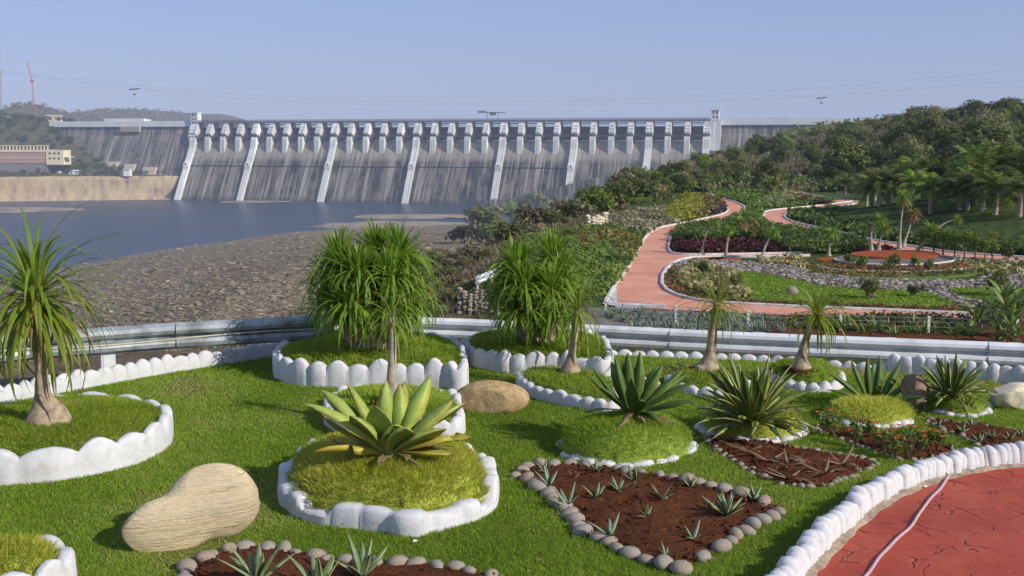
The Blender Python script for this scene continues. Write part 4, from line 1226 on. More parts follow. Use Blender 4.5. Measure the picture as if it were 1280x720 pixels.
def build_lower_plants():
    # row of grey agaves behind the guardrail
    protos = [rosette(20, .62, .075, s, (1.45, .25), (.0, .5), nseg=4, fold=.4, wprof=AG).mesh('agave_leaves', STRAP['grey_agave']) for s in range(4)]
    stub = Geo(); V, F = rock_geo(3, (.05, .05, .06), 1); stub.add(V, F); stubm = stub.mesh('stem', MATS['bark'])
    def small_agave(me, x, y, z, s, label, group, name='agave'):
        o = thing(name, label, 'agave', (x, y, z), group, rng.random() * 6.28, s)
        link('leaves', me, o); link('stem', stubm, o)
        return o
    for v, u0, u1, n in ((393, 748, 960, 17), (399, 752, 985, 19), (405, 748, 1000, 20), (410.5, 752, 985, 16)):
        for i in range(n):
            u = u0 + (u1 - u0) * (i + rng.uniform(.1, .9)) / n
            if v > 404 and 700 < u < 780: continue
            p = gp(u, v + rng.uniform(-2, 2) + (u - 760) * .026, GZ)
            small_agave(protos[rng.integers(0, 4)], p[0], p[1], T(p[0], p[1]), rng.uniform(.5, .85), 'grey-blue agave in the %s row behind the guardrail, %s' % (('farthest', 'third', 'second', 'nearest')[int((v - 391) / 6)], 'left of the fence post' if u < 845 else 'between the two fence posts' if u < 932 else 'right of the fence posts'), 'grey agaves behind the guardrail')
    protos = [rosette(22, .6, .08, 20 + s, (1.4, .1), (.2, .9), nseg=5, fold=.3, wprof=AG).mesh('agave_leaves', STRAP['broad']) for s in range(3)]
    for i in range(18):
        u = 1042 + i * 10 + rng.uniform(-3, 3); v = 413 + rng.uniform(-3, 4) + (u - 1050) * .02
        p = gp(u, v, GZ)
        small_agave(protos[i % 3], p[0], p[1], GZ, rng.uniform(.8, 1.3), 'spiky green plant behind the right guardrail, %s from the left of its row' % ORD[i], 'spiky green plants behind the right guardrail', 'spiky_plant')
    # big-leaved plants at the right edge
    wb = ([0, .15, .5, .8, 1], [.3, .6, 1, .7, .03])
    for k, (u, v, Y, s, lab) in enumerate(((1252, 419, 27, 1.35, 'broad-leaved bright plant behind the guardrail, leftmost of the big clump'), (1238, 408, 30, 1.5, 'broad-leaved plant standing behind the bright clump near the red path end'),
                                       (1276, 405, 29, 1.4, 'broad-leaved plant with pale leaves at the right photo edge'), (1268, 431, 25, .8, 'small broad-leaved seedling just above the guardrail at right'), (1244, 430, 25, .7, 'low yellowish seedling just above the right guardrail'))):
        p = gp(u, v, GZ)
        o = thing('leafy_plant', lab, 'plant', p, 'broad-leaved plants by the guardrail', 0, s)
        for j in range(3):
            c = rng.normal(0, .22, 2)
            rosette(13, .62, .15, 40 + k * 5 + j, (1.3, .15), (.3, 1.0), base=(c[0], c[1], .25 + .25 * j), fold=.2, wprof=wb).build('leaf_rosette', STRAP['broad'], o)
            g = Geo(); tube(g, [(c[0] * .5, c[1] * .5, -.1), (c[0], c[1], .27 + .25 * j)], .03, 5); g.build('stem', MATS['bark'], o)
    # low fence
    fp = simple('fence_paint', (.72, .71, .67), .7)
    fw = simple('fence_wire', (.4, .4, .4), .5, metal=.5)
    f0 = gp(757, 390, GZ)
    fe = thing('wire_fence', 'low wire fence on pale posts between the agaves and the red path', 'fence', f0)
    line = [gp(u, v, GZ) - f0 for u, v in ((640, 383), (700, 386), (757, 391), (845, 402), (935, 409), (1050, 414), (1160, 417), (1270, 420))]
    for i, p in enumerate(line):
        if i % 1 == 0:
            g = Geo(); box(g, p[0] - .045, p[0] + .045, p[1] - .045, p[1] + .045, -.2, .62); g.build('post', fp, fe)
    for h in (.25, .42, .57):
        g = Geo(); tube(g, [np.array(p) + [0, -.05, h] for p in line], .007, 4); g.build('wire', fw, fe)
    # ponytails with bent pale trunks
    items = [([(876, 319), (880, 302), (884, 288), (893, 277)], .55, 'pony', 'leaning pale-trunked palm, leftmost in front of the crimson cover'),
             ([(907, 321), (909, 303), (912, 287)], .45, 'pony', 'thin upright pale-trunked palm, second from left before the crimson cover'),
             ([(951, 325), (957, 307), (967, 289)], .5, 'pony', 'bulb-footed palm leaning right beside the rusty shrubs'),
             ([(1036, 320), (1037, 305), (1040, 291)], .75, 'pony', 'bushy-headed palm on a red mound left of the terraces'),
             ([(1089, 312), (1089, 290), (1092, 281), (1100, 274)], .6, 'pony', 'palm with kinked grey trunk on the upper red terrace'),
             ([(1098, 312), (1101, 297), (1107, 286)], .5, 'pony_yellow', 'short yellow-headed palm next to the kinked trunk'),
             ([(1124, 309), (1126, 278), (1130, 246)], .8, 'dry', 'tall straight palm with a brown dead-leaf skirt on the terrace'),
             ([(1129, 307), (1137, 284), (1142, 268)], .6, 'dry', 'leaning palm with drooping orange-brown head on the terrace'),
             ([(1146, 314), (1156, 300), (1163, 285)], .7, 'pony', 'thick-footed palm leaning right at the terrace edge'),
             ([(1160, 303), (1174, 284), (1186, 277), (1197, 274)], .5, 'pony_yellow', 'palm whose pale trunk bends over sideways right of the terrace')]
    for k, (pts, L, mat, lab) in enumerate(items):
        b = gp(*pts[0], GZ + (.34 if 1080 < pts[0][0] < 1155 and pts[0][1] < 316 else 0))
        Y = b[1]
        P = np.array([at(u, v, Y) - b for u, v in pts]); C, _ = catmull(P, 9)
        o = thing('ponytail_palm', lab, 'palm', b, 'leaning palms of the lower garden')
        g = Geo(); C2 = np.vstack([[0, 0, -.1], C]); rr = np.interp(np.linspace(0, 1, 10), [0, .12, .3, 1], [.24, .15, .075, .045]); tube(g, C2, rr, 7); g.build('trunk', MATS['palebark'], o, True)
        rosette(80, L * 1.15, .055, 100 + k, (1.35, -.7), (.8, 2.1), base=C[-1], nseg=5).build('crown', STRAP['pony' if mat == 'dry' and k == 6 else mat], o)
        if mat == 'dry':
            rosette(46, L * .9, .04, 150 + k, (-.2, -1.2), (.3, .6), base=C[-1] - [0, 0, .12], nseg=4).build('dead_skirt', STRAP['dry'], o)
            rosette(20, L * .9, .04, 170 + k, (1.4, .3), (.4, 1.3), base=C[-1] + [0, 0, .05], nseg=5).build('crown', STRAP['pony'], o)
    # grove of feather palms on the grass bank
    def palm_meshes(seed, nf=22, L=1.9):
        r = np.random.default_rng(seed); g = Geo()
        for i in range(nf):
            az = i * 2.4 + r.normal(0, .2); e0 = 1.35 - 1.5 * (i / nf) + r.normal(0, .1)
            n = 15; t = np.linspace(0, 1, n); e = e0 - 1.25 * t ** 1.4
            D3 = np.stack([np.cos(e) * math.cos(az), np.cos(e) * math.sin(az), np.sin(e)], 1)
            l = L * r.uniform(.85, 1.1); P = np.cumsum(D3 * l / n, 0)
            S = np.array([-math.sin(az), math.cos(az), 0])
            tube(g, P[::4], np.linspace(.025, .006, len(P[::4])), 3, tint=.3)
            for s in (-1, 1):
                w = .36 * l * np.sin(np.clip(t * 2.6 + .35, 0, 3.05)) + .04
                tip = P + s * S * w[:, None] * .85 + D3 * w[:, None] * .5 - np.array([0, 0, 1]) * w[:, None] * .35 + r.normal(0, .02, P.shape)
                a_, b_ = P - D3 * .06, P + D3 * .06
                V = np.stack([a_, b_, tip], 1).reshape(-1, 3)
                g.add(V, np.arange(len(V)).reshape(-1, 3), tint=np.repeat(np.clip(.4 + r.normal(0, .25, n), 0, 1), 3))
        return g.mesh('crown', LEAF['bright' if seed % 2 else 'green'])
    pc = [palm_meshes(s) for s in range(4)]
    tg = Geo(); z = np.linspace(-.3, 1.0, 9); tube(tg, np.stack([0 * z, 0 * z, z], 1), np.interp(z, [-.3, 0, 1], [.20, .17, .13]) * (1 + .08 * (np.arange(9) % 2)), 8); pt = tg.mesh('trunk', MATS['palebark'], True)
    def palm(x, y, th, s, lab, group):
        o = thing('feather_palm', lab, 'palm', (x, y, T(x, y)), group, rng.random() * 6)
        link('trunk', pt, o, (0, 0, 0), (0, 0, 0), (s, s, th)); link('crown', pc[rng.integers(0, 4)], o, (0, 0, th), (0, 0, 0), s)
    front = [(1083, 258), (1089, 259), (1099, 259), (1110, 257), (1163, 267), (1199, 262), (1209, 263), (1228, 263), (1244, 269), (1274, 271), (1140, 259), (1056, 249)]
    ftxt = ['leftmost feather palm of the front row on the grass bank', 'feather palm close beside the leftmost one on the bank', 'third feather palm from left on the grass bank', 'fourth feather palm from left, above the dark bank',
            'single feather palm with pale trunk in the middle of the bank', 'feather palm right of the pale-trunked one on the bank', 'slender feather palm in the shade of the bank', 'feather palm in the dark right part of the bank',
            'low wide feather palm near the right photo edge', 'feather palm at the right photo edge on the bank', 'feather palm behind the tall skirted trunk', 'small feather palm beside the farthest red path']
    for (u, v), lab in zip(front, ftxt):
        p = gt(u, v); palm(p[0], p[1], rng.uniform(1.5, 2.1), rng.uniform(.95, 1.2), lab, 'feather palms on the grass bank')
    for i in range(20):
        u = rng.uniform(1085, 1300); v = rng.uniform(236, 252)
        p = gt(u, v); palm(p[0], p[1], rng.uniform(1.8, 2.8), rng.uniform(1.1, 1.5), 'dark feather palm in the shady back rows of the palm grove', 'back rows of the palm grove')
    # saplings
    sk = [make_tree_meshes('bright', 300 + s, 7.0, 420, .42, .26) for s in range(2)]
    for i, (u, v) in enumerate([(1166, 322), (1179, 323), (1193, 324), (1206, 325), (1218, 328), (1230, 331), (1239, 330), (1152, 320)]):
        p = gp(u, v, GZ)
        o = thing('sapling', 'slim young tree right of the red terraces, %s' % ('leftmost of all' if i == 7 else ORD[i + 1] + ' from left'), 'sapling', p, 'row of young trees by the second path', rng.random() * 6, rng.uniform(.22, .30))
        link('trunk', sk[i % 2][0], o); link('crown', sk[i % 2][1], o)
    # separate round bushes
    def bush_mesh(kind, seed, n=420):
        r = np.random.default_rng(seed); g = Geo()
        c = r.normal(0, .28, (7, 3)) * [1, 1, .5] + [0, 0, .5]
        leaf_cloud(g, c, [(.36, .36, .30)], n, .085, surf=.35)
        s = Geo()
        for q in c: tube(s, [(0, 0, -.2), q * .5, q], [.03, .02, .008], 4)
        return g.mesh('foliage', LEAF[kind]), s.mesh('stems', MATS['bark'])
    BM = {k: [bush_mesh(k, s) for s in range(3)] for k in LEAF}
    def bush(kind, x, y, z, s, lab, group=None, sz=1.0):
        o = thing('bush', lab, 'bush', (x, y, z), group, rng.random() * 6.28)
        o.scale = (s, s, s * sz)
        f, st = BM[kind][rng.integers(0, 3)]
        link('foliage', f, o); link('stems', st, o)
    for u, v, k, s, lab in ((1089, 375, 'green', .85, 'round dark bush on the island lawn'), (1244, 371, 'green', 1.0, 'leafy bush on the right lawn'), (918, 362, 'green', .62, 'small bush at the left tip of the island lawn'),
                            (880, 345, 'bright', .7, 'bright bush among the pale succulents'), (1140, 372, 'dark', .5, 'tiny bush in the middle of the island lawn'), (960, 244, 'green', 2.4, 'round green bush at the far end of the garden'),
                            (1060, 333, 'green', .55, 'leftmost small bush on the red terrace'), (1077, 338, 'bright', .6, 'second small bush on the red terrace'), (1117, 340, 'green', .8, 'cone-shaped bush in the middle of the red terrace'), (1144, 336, 'bright', .55, 'small pale bush on the red terrace, right of the cone'), (1160, 343, 'green', .6, 'small bush at the right end of the red terrace'),
                            (1260, 327, 'dark', .7, 'dark round bush beside the second red path')):
        p = gp(u, v, GZ); bush(k, p[0], p[1], GZ + (.12 if 1050 < u < 1165 and v < 345 and v > 328 else .05), s, lab, None, 1.3)
    V, F = rock_geo(5, (.28, .22, .24), 2); g = Geo(); g.add(V, F); p = gp(990, 369, GZ)
    o = g.build('boulder', MATS['stone'], None, True); o.location = (p[0], p[1], GZ + .15); setp(o, label='small grey boulder on the island lawn', category='boulder')
    # bushes on the river slope: tall ones along the crest, scattered ones below
    crest = [(600, 285), (618, 282), (632, 272), (645, 268), (660, 262), (672, 268), (690, 262), (700, 255), (715, 250), (730, 252), (742, 243), (755, 247), (768, 240), (780, 242), (792, 236), (805, 238), (815, 232), (828, 233), (840, 229), (650, 285), (665, 282), (690, 278), (720, 268), (748, 262), (775, 256), (800, 250), (820, 246), (705, 270), (735, 258), (790, 246), (610, 300), (635, 298), (585, 300)]
    for i, (u, v) in enumerate(crest):
        p = gt(u, v + 5)
        k = ['green', 'olive', 'bright', 'green', 'dark', 'olive', 'dry'][i % 7]
        s = p[1] / 100 * rng.uniform(2.0, 3.2)
        lab = {'green': 'mid green wild bush on the crest of the river slope', 'olive': 'olive wild bush on the crest of the river slope', 'bright': 'bright green wild bush on the crest of the river slope', 'dark': 'dark green wild bush on the crest of the river slope', 'dry': 'brown dry wild bush on the crest of the river slope'}[k]
        bush(k, p[0], p[1], p[2] - .1, s, lab, 'wild bushes on the slope crest, ' + k, .95)
    # small trees along the crest of the slope
    for i, (u, v, tp, k) in enumerate(((618, 285, 262, 'olive'), (640, 282, 254, 'green'), (655, 278, 248, 'bright'), (672, 275, 244, 'olive'), (690, 268, 236, 'green'), (704, 266, 232, 'olive'), (718, 262, 228, 'bright'), (733, 262, 224, 'green'),
                                     (748, 258, 219, 'olive'), (763, 256, 216, 'green'), (778, 254, 213, 'bright'), (792, 252, 209, 'green'), (806, 250, 206, 'olive'), (820, 248, 203, 'green'), (835, 244, 200, 'dark'), (852, 240, 203, 'olive'), (870, 238, 205, 'green'), (700, 285, 262, 'green'), (760, 268, 240, 'olive'), (800, 262, 234, 'bright'))):
        p = gt(u, v); h = (v - tp) * p[1] / FP * .78
        tree(k, p[0], p[1], h, '%s tree on the slope crest, %s from the river end' % ({'olive': 'pale olive', 'green': 'mid green', 'bright': 'fresh green', 'dark': 'dark green'}[k], ('first second third fourth fifth sixth seventh eighth ninth tenth eleventh twelfth thirteenth fourteenth fifteenth sixteenth seventeenth'.split() + ['lower first', 'lower second', 'lower third'])[i]), 'small trees on the slope crest', z=p[2] - .1, squash=1.35)
    for i in range(95):
        u = rng.uniform(535, 700); v = rng.uniform(285, 398)
        p = gt(u, v)
        if p[1] > 170 or p[1] < 20: continue
        k = ['dry', 'dry', 'olive', 'green', 'dry', 'dark'][rng.integers(0, 6)]
        lab = {'green': 'small green bush scattered on the dry river slope', 'olive': 'small olive bush scattered on the dry river slope', 'dry': 'small withered brown bush on the dry river slope', 'dark': 'small dark bush scattered on the dry river slope'}[k]
        bush(k, p[0], p[1], p[2] - .08, p[1] / 100 * rng.uniform(.9, 2.2), lab, 'bushes on the dry river slope, ' + k, .7)
    # dry grass on the slope
    g = Geo(); n = 26000
    yy = rng.uniform(16, 130, n); dd = rng.uniform(-1.5, 26, n); xx = edgeX(yy) - dd
    k = (xx > -30)
    xx, yy = xx[k], yy[k]; zz = terrain(xx, yy); m = len(xx)
    hgt = rng.uniform(.15, .5, m); a = rng.random(m) * 6.28; w = .02 + .0006 * yy
    ln = rng.normal(0, .12, (m, 2))
    B = np.stack([xx, yy, zz - .02], 1); dx = np.stack([np.cos(a) * w, np.sin(a) * w, 0 * a], 1)
    tip = B + np.stack([ln[:, 0], ln[:, 1], hgt], 1)
    g.add(np.stack([B - dx, B + dx, tip], 1).reshape(-1, 3), np.arange(3 * m).reshape(m, 3), tint=np.repeat(rng.random(m), 3))
    o = g.build('dry_grass', LEAF['dry']); setp(o, kind='stuff', label='dry brown grass on the river slope', category='grass')
    # stone walls and a length of rail on the slope
    def stone_pile(name, pts, h, lab, s0, mat):
        b = gt(*pts[0]); o = thing(name, lab, 'wall', b)
        me = []
        for q in range(4):
            V, F = rock_geo(70 + q, (1.1, .85, .6), 2, .32, 1.6); gg = Geo(); gg.add(V, F); me.append(gg.mesh('stone', mat))
        P = [gt(u, v) for u, v in pts]; C, L = catmull(np.array(P), max(3, int(np.linalg.norm(P[-1] - P[0]) / s0 / 1.35)))
        for c in C:
            zt = 0; hh = h * rng.uniform(.75, 1.1)
            while zt < hh:
                s = s0 * rng.uniform(.75, 1.15)
                link('stone', me[rng.integers(0, 4)], o, c - b + [rng.normal(0, .1 * s0), rng.normal(0, .2 * s0), zt + s * .4], (rng.normal(0, .2), rng.normal(0, .2), rng.random() * 6), s); zt += s * .95
    stone_pile('dry_stone_wall', [(575, 392), (590, 393), (607, 393), (622, 394)], 1.0, 'low dry stone wall on the slope behind the guardrail', .13, MATS['stone'])
    stone_pile('dry_stone_wall', [(735, 287), (742, 287), (750, 286), (757, 285)], 1.0, 'pale dry stone wall beside the grey-green bank', .24, MATS['pale_stone'])
    a, b = gt(596, 369), gt(632, 352)
    o = thing('slope_rail', 'short grey steel rail running up the slope', 'guardrail', a)
    g = Geo(); d = b - a
    for h in (.55, .75): tube(g, [np.array([0, 0, h]), d + [0, 0, h]], .09, 6)
    g.build('beam', MATS['galv'], o)
    for f in (.03, .5, .97):
        g = Geo(); q = d * f; box(g, q[0] - .05, q[0] + .05, q[1] - .05, q[1] + .05, q[2] - .4, q[2] + .7); g.build('post', MATS['galv'], o)
build_lower_plants()
# ------------------------------------------------------------------ upper garden: lawn, walls, planters
def lz(x, y):
    return .012 * (np.asarray(vnoise(np.asarray(x) * .8, np.asarray(y) * .8)) - .5)

LEFTWALL = np.array([gp(u, v) for u, v in ((-300, 566), (-120, 528), (0, 506), (60, 494), (110, 484), (200, 468), (290, 454), (350, 444))])
RIGHTWALL = np.array([gp(u, v) for u, v in ((755, 444), (850, 447), (950, 451), (1010, 456), (1110, 463), (1200, 472), (1280, 480), (1420, 498))])
BACK = np.vstack([LEFTWALL, [gp(450, 436), gp(660, 434)], RIGHTWALL])
KERB = catmull(np.array([gp(u, v) for u, v in ((940, 790), (985, 735), (1020, 694), (1060, 657), (1095, 630), (1140, 608), (1190, 593), (1240, 585), (1290, 581), (1370, 580), (1480, 586))]), 60)[0]
PATHPOLY = np.vstack([KERB, [[9, 5.5, 0], [9, 3, 0], [1.2, 3, 0]]])

def outline(pts):
    return np.array([gp(u, v) for u, v in pts])

def circ(cx, cy, r, n=16):
    return np.array([[cx + r * math.cos(a), cy + r * math.sin(a), 0] for a in np.arange(n) * 2 * math.pi / n])

P1c = gp(60, 560)
PLANTERS = [
    # outline on the ground, wall height, block width, dome height, list of things
    dict(k='A', out=outline([(342, 466), (350, 476), (370, 481), (410, 484), (460, 485), (520, 485), (560, 486), (582, 488), (584, 470), (578, 455), (560, 444), (510, 437), (450, 435), (395, 439), (360, 450)]), h=.27, w=.20, dome=.12, mat='cover_dark',
         lab='large round scalloped white planter holding the bushy many-headed ponytail palm', gap=None),
    dict(k='B', out=outline([(577, 447), (588, 458), (615, 464), (650, 467), (690, 468), (730, 470), (762, 472), (764, 455), (755, 442), (720, 435), (660, 431), (605, 434)]), h=.24, w=.18, dome=.12, mat='cover_dark',
         lab='second round scalloped white planter, right of the large one, under the dense ponytail clump', gap=None),
    dict(k='L', out=np.array([P1c + [1.02 * math.cos(a), 1.02 * math.sin(a), 0] for a in np.arange(18) * math.pi / 9]), h=.26, w=.33, dome=.1, mat='cover_dark',
         lab='round scalloped white planter at the left photo edge around a swollen-trunk palm', gap=None),
    dict(k='C', out=outline([(646, 482), (655, 492), (675, 501), (705, 508), (740, 514), (770, 517), (775, 500), (765, 486), (730, 477), (690, 473), (655, 475)]), h=.13, w=.17, dome=.10, mat='cover_dark',
         lab='small scalloped white planter in front of the second round planter with one slim palm', gap=None),
    dict(k='D', out=outline([(404, 525), (415, 538), (440, 550), (490, 555), (540, 552), (577, 547), (579, 525), (572, 512), (530, 503), (480, 500), (430, 505)]), h=.19, w=.20, dome=.10, mat='cover_dark',
         lab='scalloped white planter between the big pale agave and the large round planter', gap=None),
    dict(k='E', out=outline([(351, 616), (365, 642), (400, 655), (440, 660), (480, 665), (520, 669), (570, 657), (616, 640), (619, 612), (604, 592), (575, 578), (500, 568), (420, 570), (370, 588)]), h=.17, w=.20, dome=.22, mat='moss',
         lab='broken-edged white planter of yellowish turf around the big pale agave', gap=(6,)),
    dict(k='F', out=outline([(696, 556), (703, 571), (730, 580), (765, 584), (800, 584), (830, 580), (852, 573), (868, 565), (866, 553), (845, 545), (790, 540), (730, 543)]), h=.055, w=.16, dome=.26, mat='cover_dark',
         lab='turf mound edged with low white stones around the dark upright agave', gap=(1, 4)),
    dict(k='G', out=outline([(872, 536), (885, 546), (920, 552), (955, 555), (985, 553), (1006, 546), (1007, 538), (985, 529), (930, 524), (885, 527)]), h=.075, w=.15, dome=.22, mat='moss',
         lab='turf mound edged with low white stones around the yellow-striped agave', gap=(2, 3)),
    dict(k='H', out=outline([(832, 480), (842, 488), (870, 494), (905, 496), (935, 492), (938, 484), (915, 477), (870, 473), (840, 474)]), h=.09, w=.14, dome=.10, mat='cover_dark',
         lab='low scalloped white planter left behind the striped agave with a leaning palm', gap=None),
    dict(k='I', out=outline([(955, 474), (970, 482), (1000, 489), (1028, 491), (1054, 485), (1055, 474), (1035, 465), (990, 462), (960, 466)]), h=.10, w=.14, dome=.12, mat='cover_dark',
         lab='low scalloped white planter right behind the striped agave with a drooping palm', gap=None),
    dict(k='J', out=outline([(1030, 520), (1045, 530), (1075, 535), (1110, 536), (1143, 530), (1142, 520), (1110, 512), (1065, 510)]), h=.06, w=.13, dome=.15, mat='moss',
         lab='turf mound with a few white edging stones around the small dark agave', gap=(1, 2)),
    dict(k='K', out=outline([(1150, 508), (1165, 515), (1195, 521), (1222, 521), (1238, 516), (1235, 506), (1205, 500), (1165, 500)]), h=.05, w=.13, dome=.14, mat='cover_dark',
         lab='turf mound with a few white edging stones around the right striped agave', gap=(1,)),
    dict(k='M', out=circ(*gp(6, 748)[:2], .385), h=.27, w=.24, dome=.10, mat='moss',
         lab='white planter cut off by the lower left corner of the photo', gap=None),
]

def scallop_band(g, line, closed, w, h, t, seed, base, rough=0.0, gaps=()):
    """cement edging cast as one band: scalloped top, soft creases between the scallops"""
    r = np.random.default_rng(seed)
    L = np.linalg.norm(np.diff(np.vstack([line, line[:1]]) if closed else line, axis=0), axis=1).sum()
    n = max(4, int(round(L / w))); m = 8
    wid = np.clip(1 + r.normal(0, .10 + rough * .3, n), .6, 1.7); edge = np.r_[0, np.cumsum(wid)] / wid.sum()
    dense, _ = catmull(line, n * 40, closed)
    if closed: dense = np.vstack([dense, dense[:1]])
    dl = np.r_[0, np.cumsum(np.linalg.norm(np.diff(dense, axis=0), axis=1))]; dl /= dl[-1]
    par = np.concatenate([edge[k] + (edge[k + 1] - edge[k]) * np.arange(m) / m for k in range(n)] + ([] if closed else [[1.0]]))
    k = np.minimum(np.arange(len(par)) // m, n - 1); ph = np.where(np.arange(len(par)) < n * m, (np.arange(len(par)) % m) / m, 1.0)
    P = np.stack([np.interp(par, dl, dense[:, c]) for c in (0, 1)], 1)
    T_ = (np.roll(P, -1, 0) - np.roll(P, 1, 0)) if closed else np.gradient(P, axis=0)
    T_ /= np.linalg.norm(T_, axis=1)[:, None] + 1e-9
    N = np.stack([T_[:, 1], -T_[:, 0]], 1)
    if closed:
        a = np.sum(P[:, 0] * np.roll(P[:, 1], -1) - np.roll(P[:, 0], -1) * P[:, 1])
        if a < 0: N = -N
    s_ = np.sin(np.pi * ph) ** .85
    hk = np.clip(1 + r.normal(0, .05 + rough * .2, n), .6, 1.5)
    for q in gaps: hk[q % n] = .42
    hs = h * (.77 if h > .1 else .45)
    ht = np.minimum(hs, h * hk[k]) + np.maximum(0, h * hk[k] - hs) * s_
    lump = r.normal(0, .006 + rough * .02, n)[k] * s_ + (.008 + .035 * rough) * fbm(P[:, 0] * 6 + seed, P[:, 1] * 6, 2)
    ht = ht + (.01 + .06 * rough) * fbm(P[:, 0] * 7, P[:, 1] * 7 + seed, 2)
    cr = (1 - s_) ** 3 * .014
    jig = lambda: r.normal(0, .0016 + rough * .0015, len(P))
    rows = [(t / 2 + lump * .5, -.06), (t / 2 + lump - cr + jig(), hs * .45 + jig()), (t / 2 - .004 + lump - cr + jig(), ht - .03), (t / 2 - .016 + lump * .6 - cr, ht - .008), (t / 6, ht + jig()), (-t / 6, ht - .001), (-t / 2 + .014, ht - .010), (-t / 2 + cr, ht - .035), (-t / 2, -.06)]
    V = []
    for o, z in rows:
        o = np.broadcast_to(o, (len(P),)); z = np.broadcast_to(z, (len(P),))
        V.append(np.c_[P + N * o[:, None] - base[:2], z])
    V = np.vstack(V); c = len(P); q = c if closed else c - 1
    F = [(a * c + i, a * c + (i + 1) % c, (a + 1) * c + (i + 1) % c, (a + 1) * c + i) for a in range(len(rows) - 1) for i in range(q)]
    if not closed:
        F += [tuple(a * c for a in range(len(rows))), tuple(a * c + c - 1 for a in range(len(rows) - 1, -1, -1))]
    g.add(V, F)

def stone_block(w, h, t, seed, mat):
    V, F = rock_geo(seed, (w * .56, t * .55, h * .9), 2, .24, 1.5, .55)
    g = Geo(); g.add(V, F); return g.mesh('edging_stone', mat, True)

def blades(X, Y, Z, h, w, lean, mat, name, tintf=None, parent=None, normal=None):
    n = len(X); a = rng.random(n) * 6.283
    hh = h * (.55 + .7 * rng.random(n))
    B = np.stack([X, Y, Z - .004], 1)
    dx = np.stack([np.cos(a), np.sin(a), 0 * a], 1) * (w * (.7 + .6 * rng.random(n)))[:, None]
    l = rng.normal(0, lean, (n, 2))
    up = np.array([0, 0, 1.0]) if normal is None else normal
    tip = B + up * hh[:, None] + np.c_[l * hh[:, None], np.zeros(n)]
    mid = B + up * (hh * .55)[:, None] + np.c_[l * hh[:, None] * .3, np.zeros(n)]
    V = np.stack([B - dx, B + dx, mid + dx * .7, tip, mid - dx * .7], 1).reshape(-1, 3)
    base = np.arange(n)[:, None] * 5
    F4 = base + np.array([[0, 1, 2, 4]]); F3 = base + np.array([[4, 2, 3]])
    t = rng.random(n) if tintf is None else tintf
    tt = np.repeat(np.clip(t, 0, 1), 5)
    g = Geo(); g.add(V, [F4, F3], tint=tt) if False else None
    g.V.append(V); g.n = len(V); g.F = {4: [F4], 3: [F3]}; g.A = {'tint': [tt]}
    return g.build(name, mat, parent)

PL_OBJ = {}
def dome_z(P, out, dome, h):
    """height of the planter's turf above the lawn at points P (N,2)"""
    c = out[:, :2].mean(0)
    d = P - c
    ang = np.arctan2(d[:, 1], d[:, 0]); rad = np.linalg.norm(d, axis=1)
    oa = np.arctan2(out[:, 1] - c[1], out[:, 0] - c[0]); orr = np.linalg.norm(out[:, :2] - c, axis=1)
    o = np.argsort(oa); oa, orr = oa[o], orr[o]
    R_ = np.interp(ang, np.r_[oa - 6.2832, oa, oa + 6.2832], np.r_[orr, orr, orr])
    f = np.clip(rad / (R_ - (.10 if h >= .085 else .04)), 0, 1)
    return h * .72 + dome * np.sqrt(np.clip(1 - f ** 2.2, 0, 1)) + .025 * (vnoise(P[:, 0] * 5, P[:, 1] * 5) - .5)

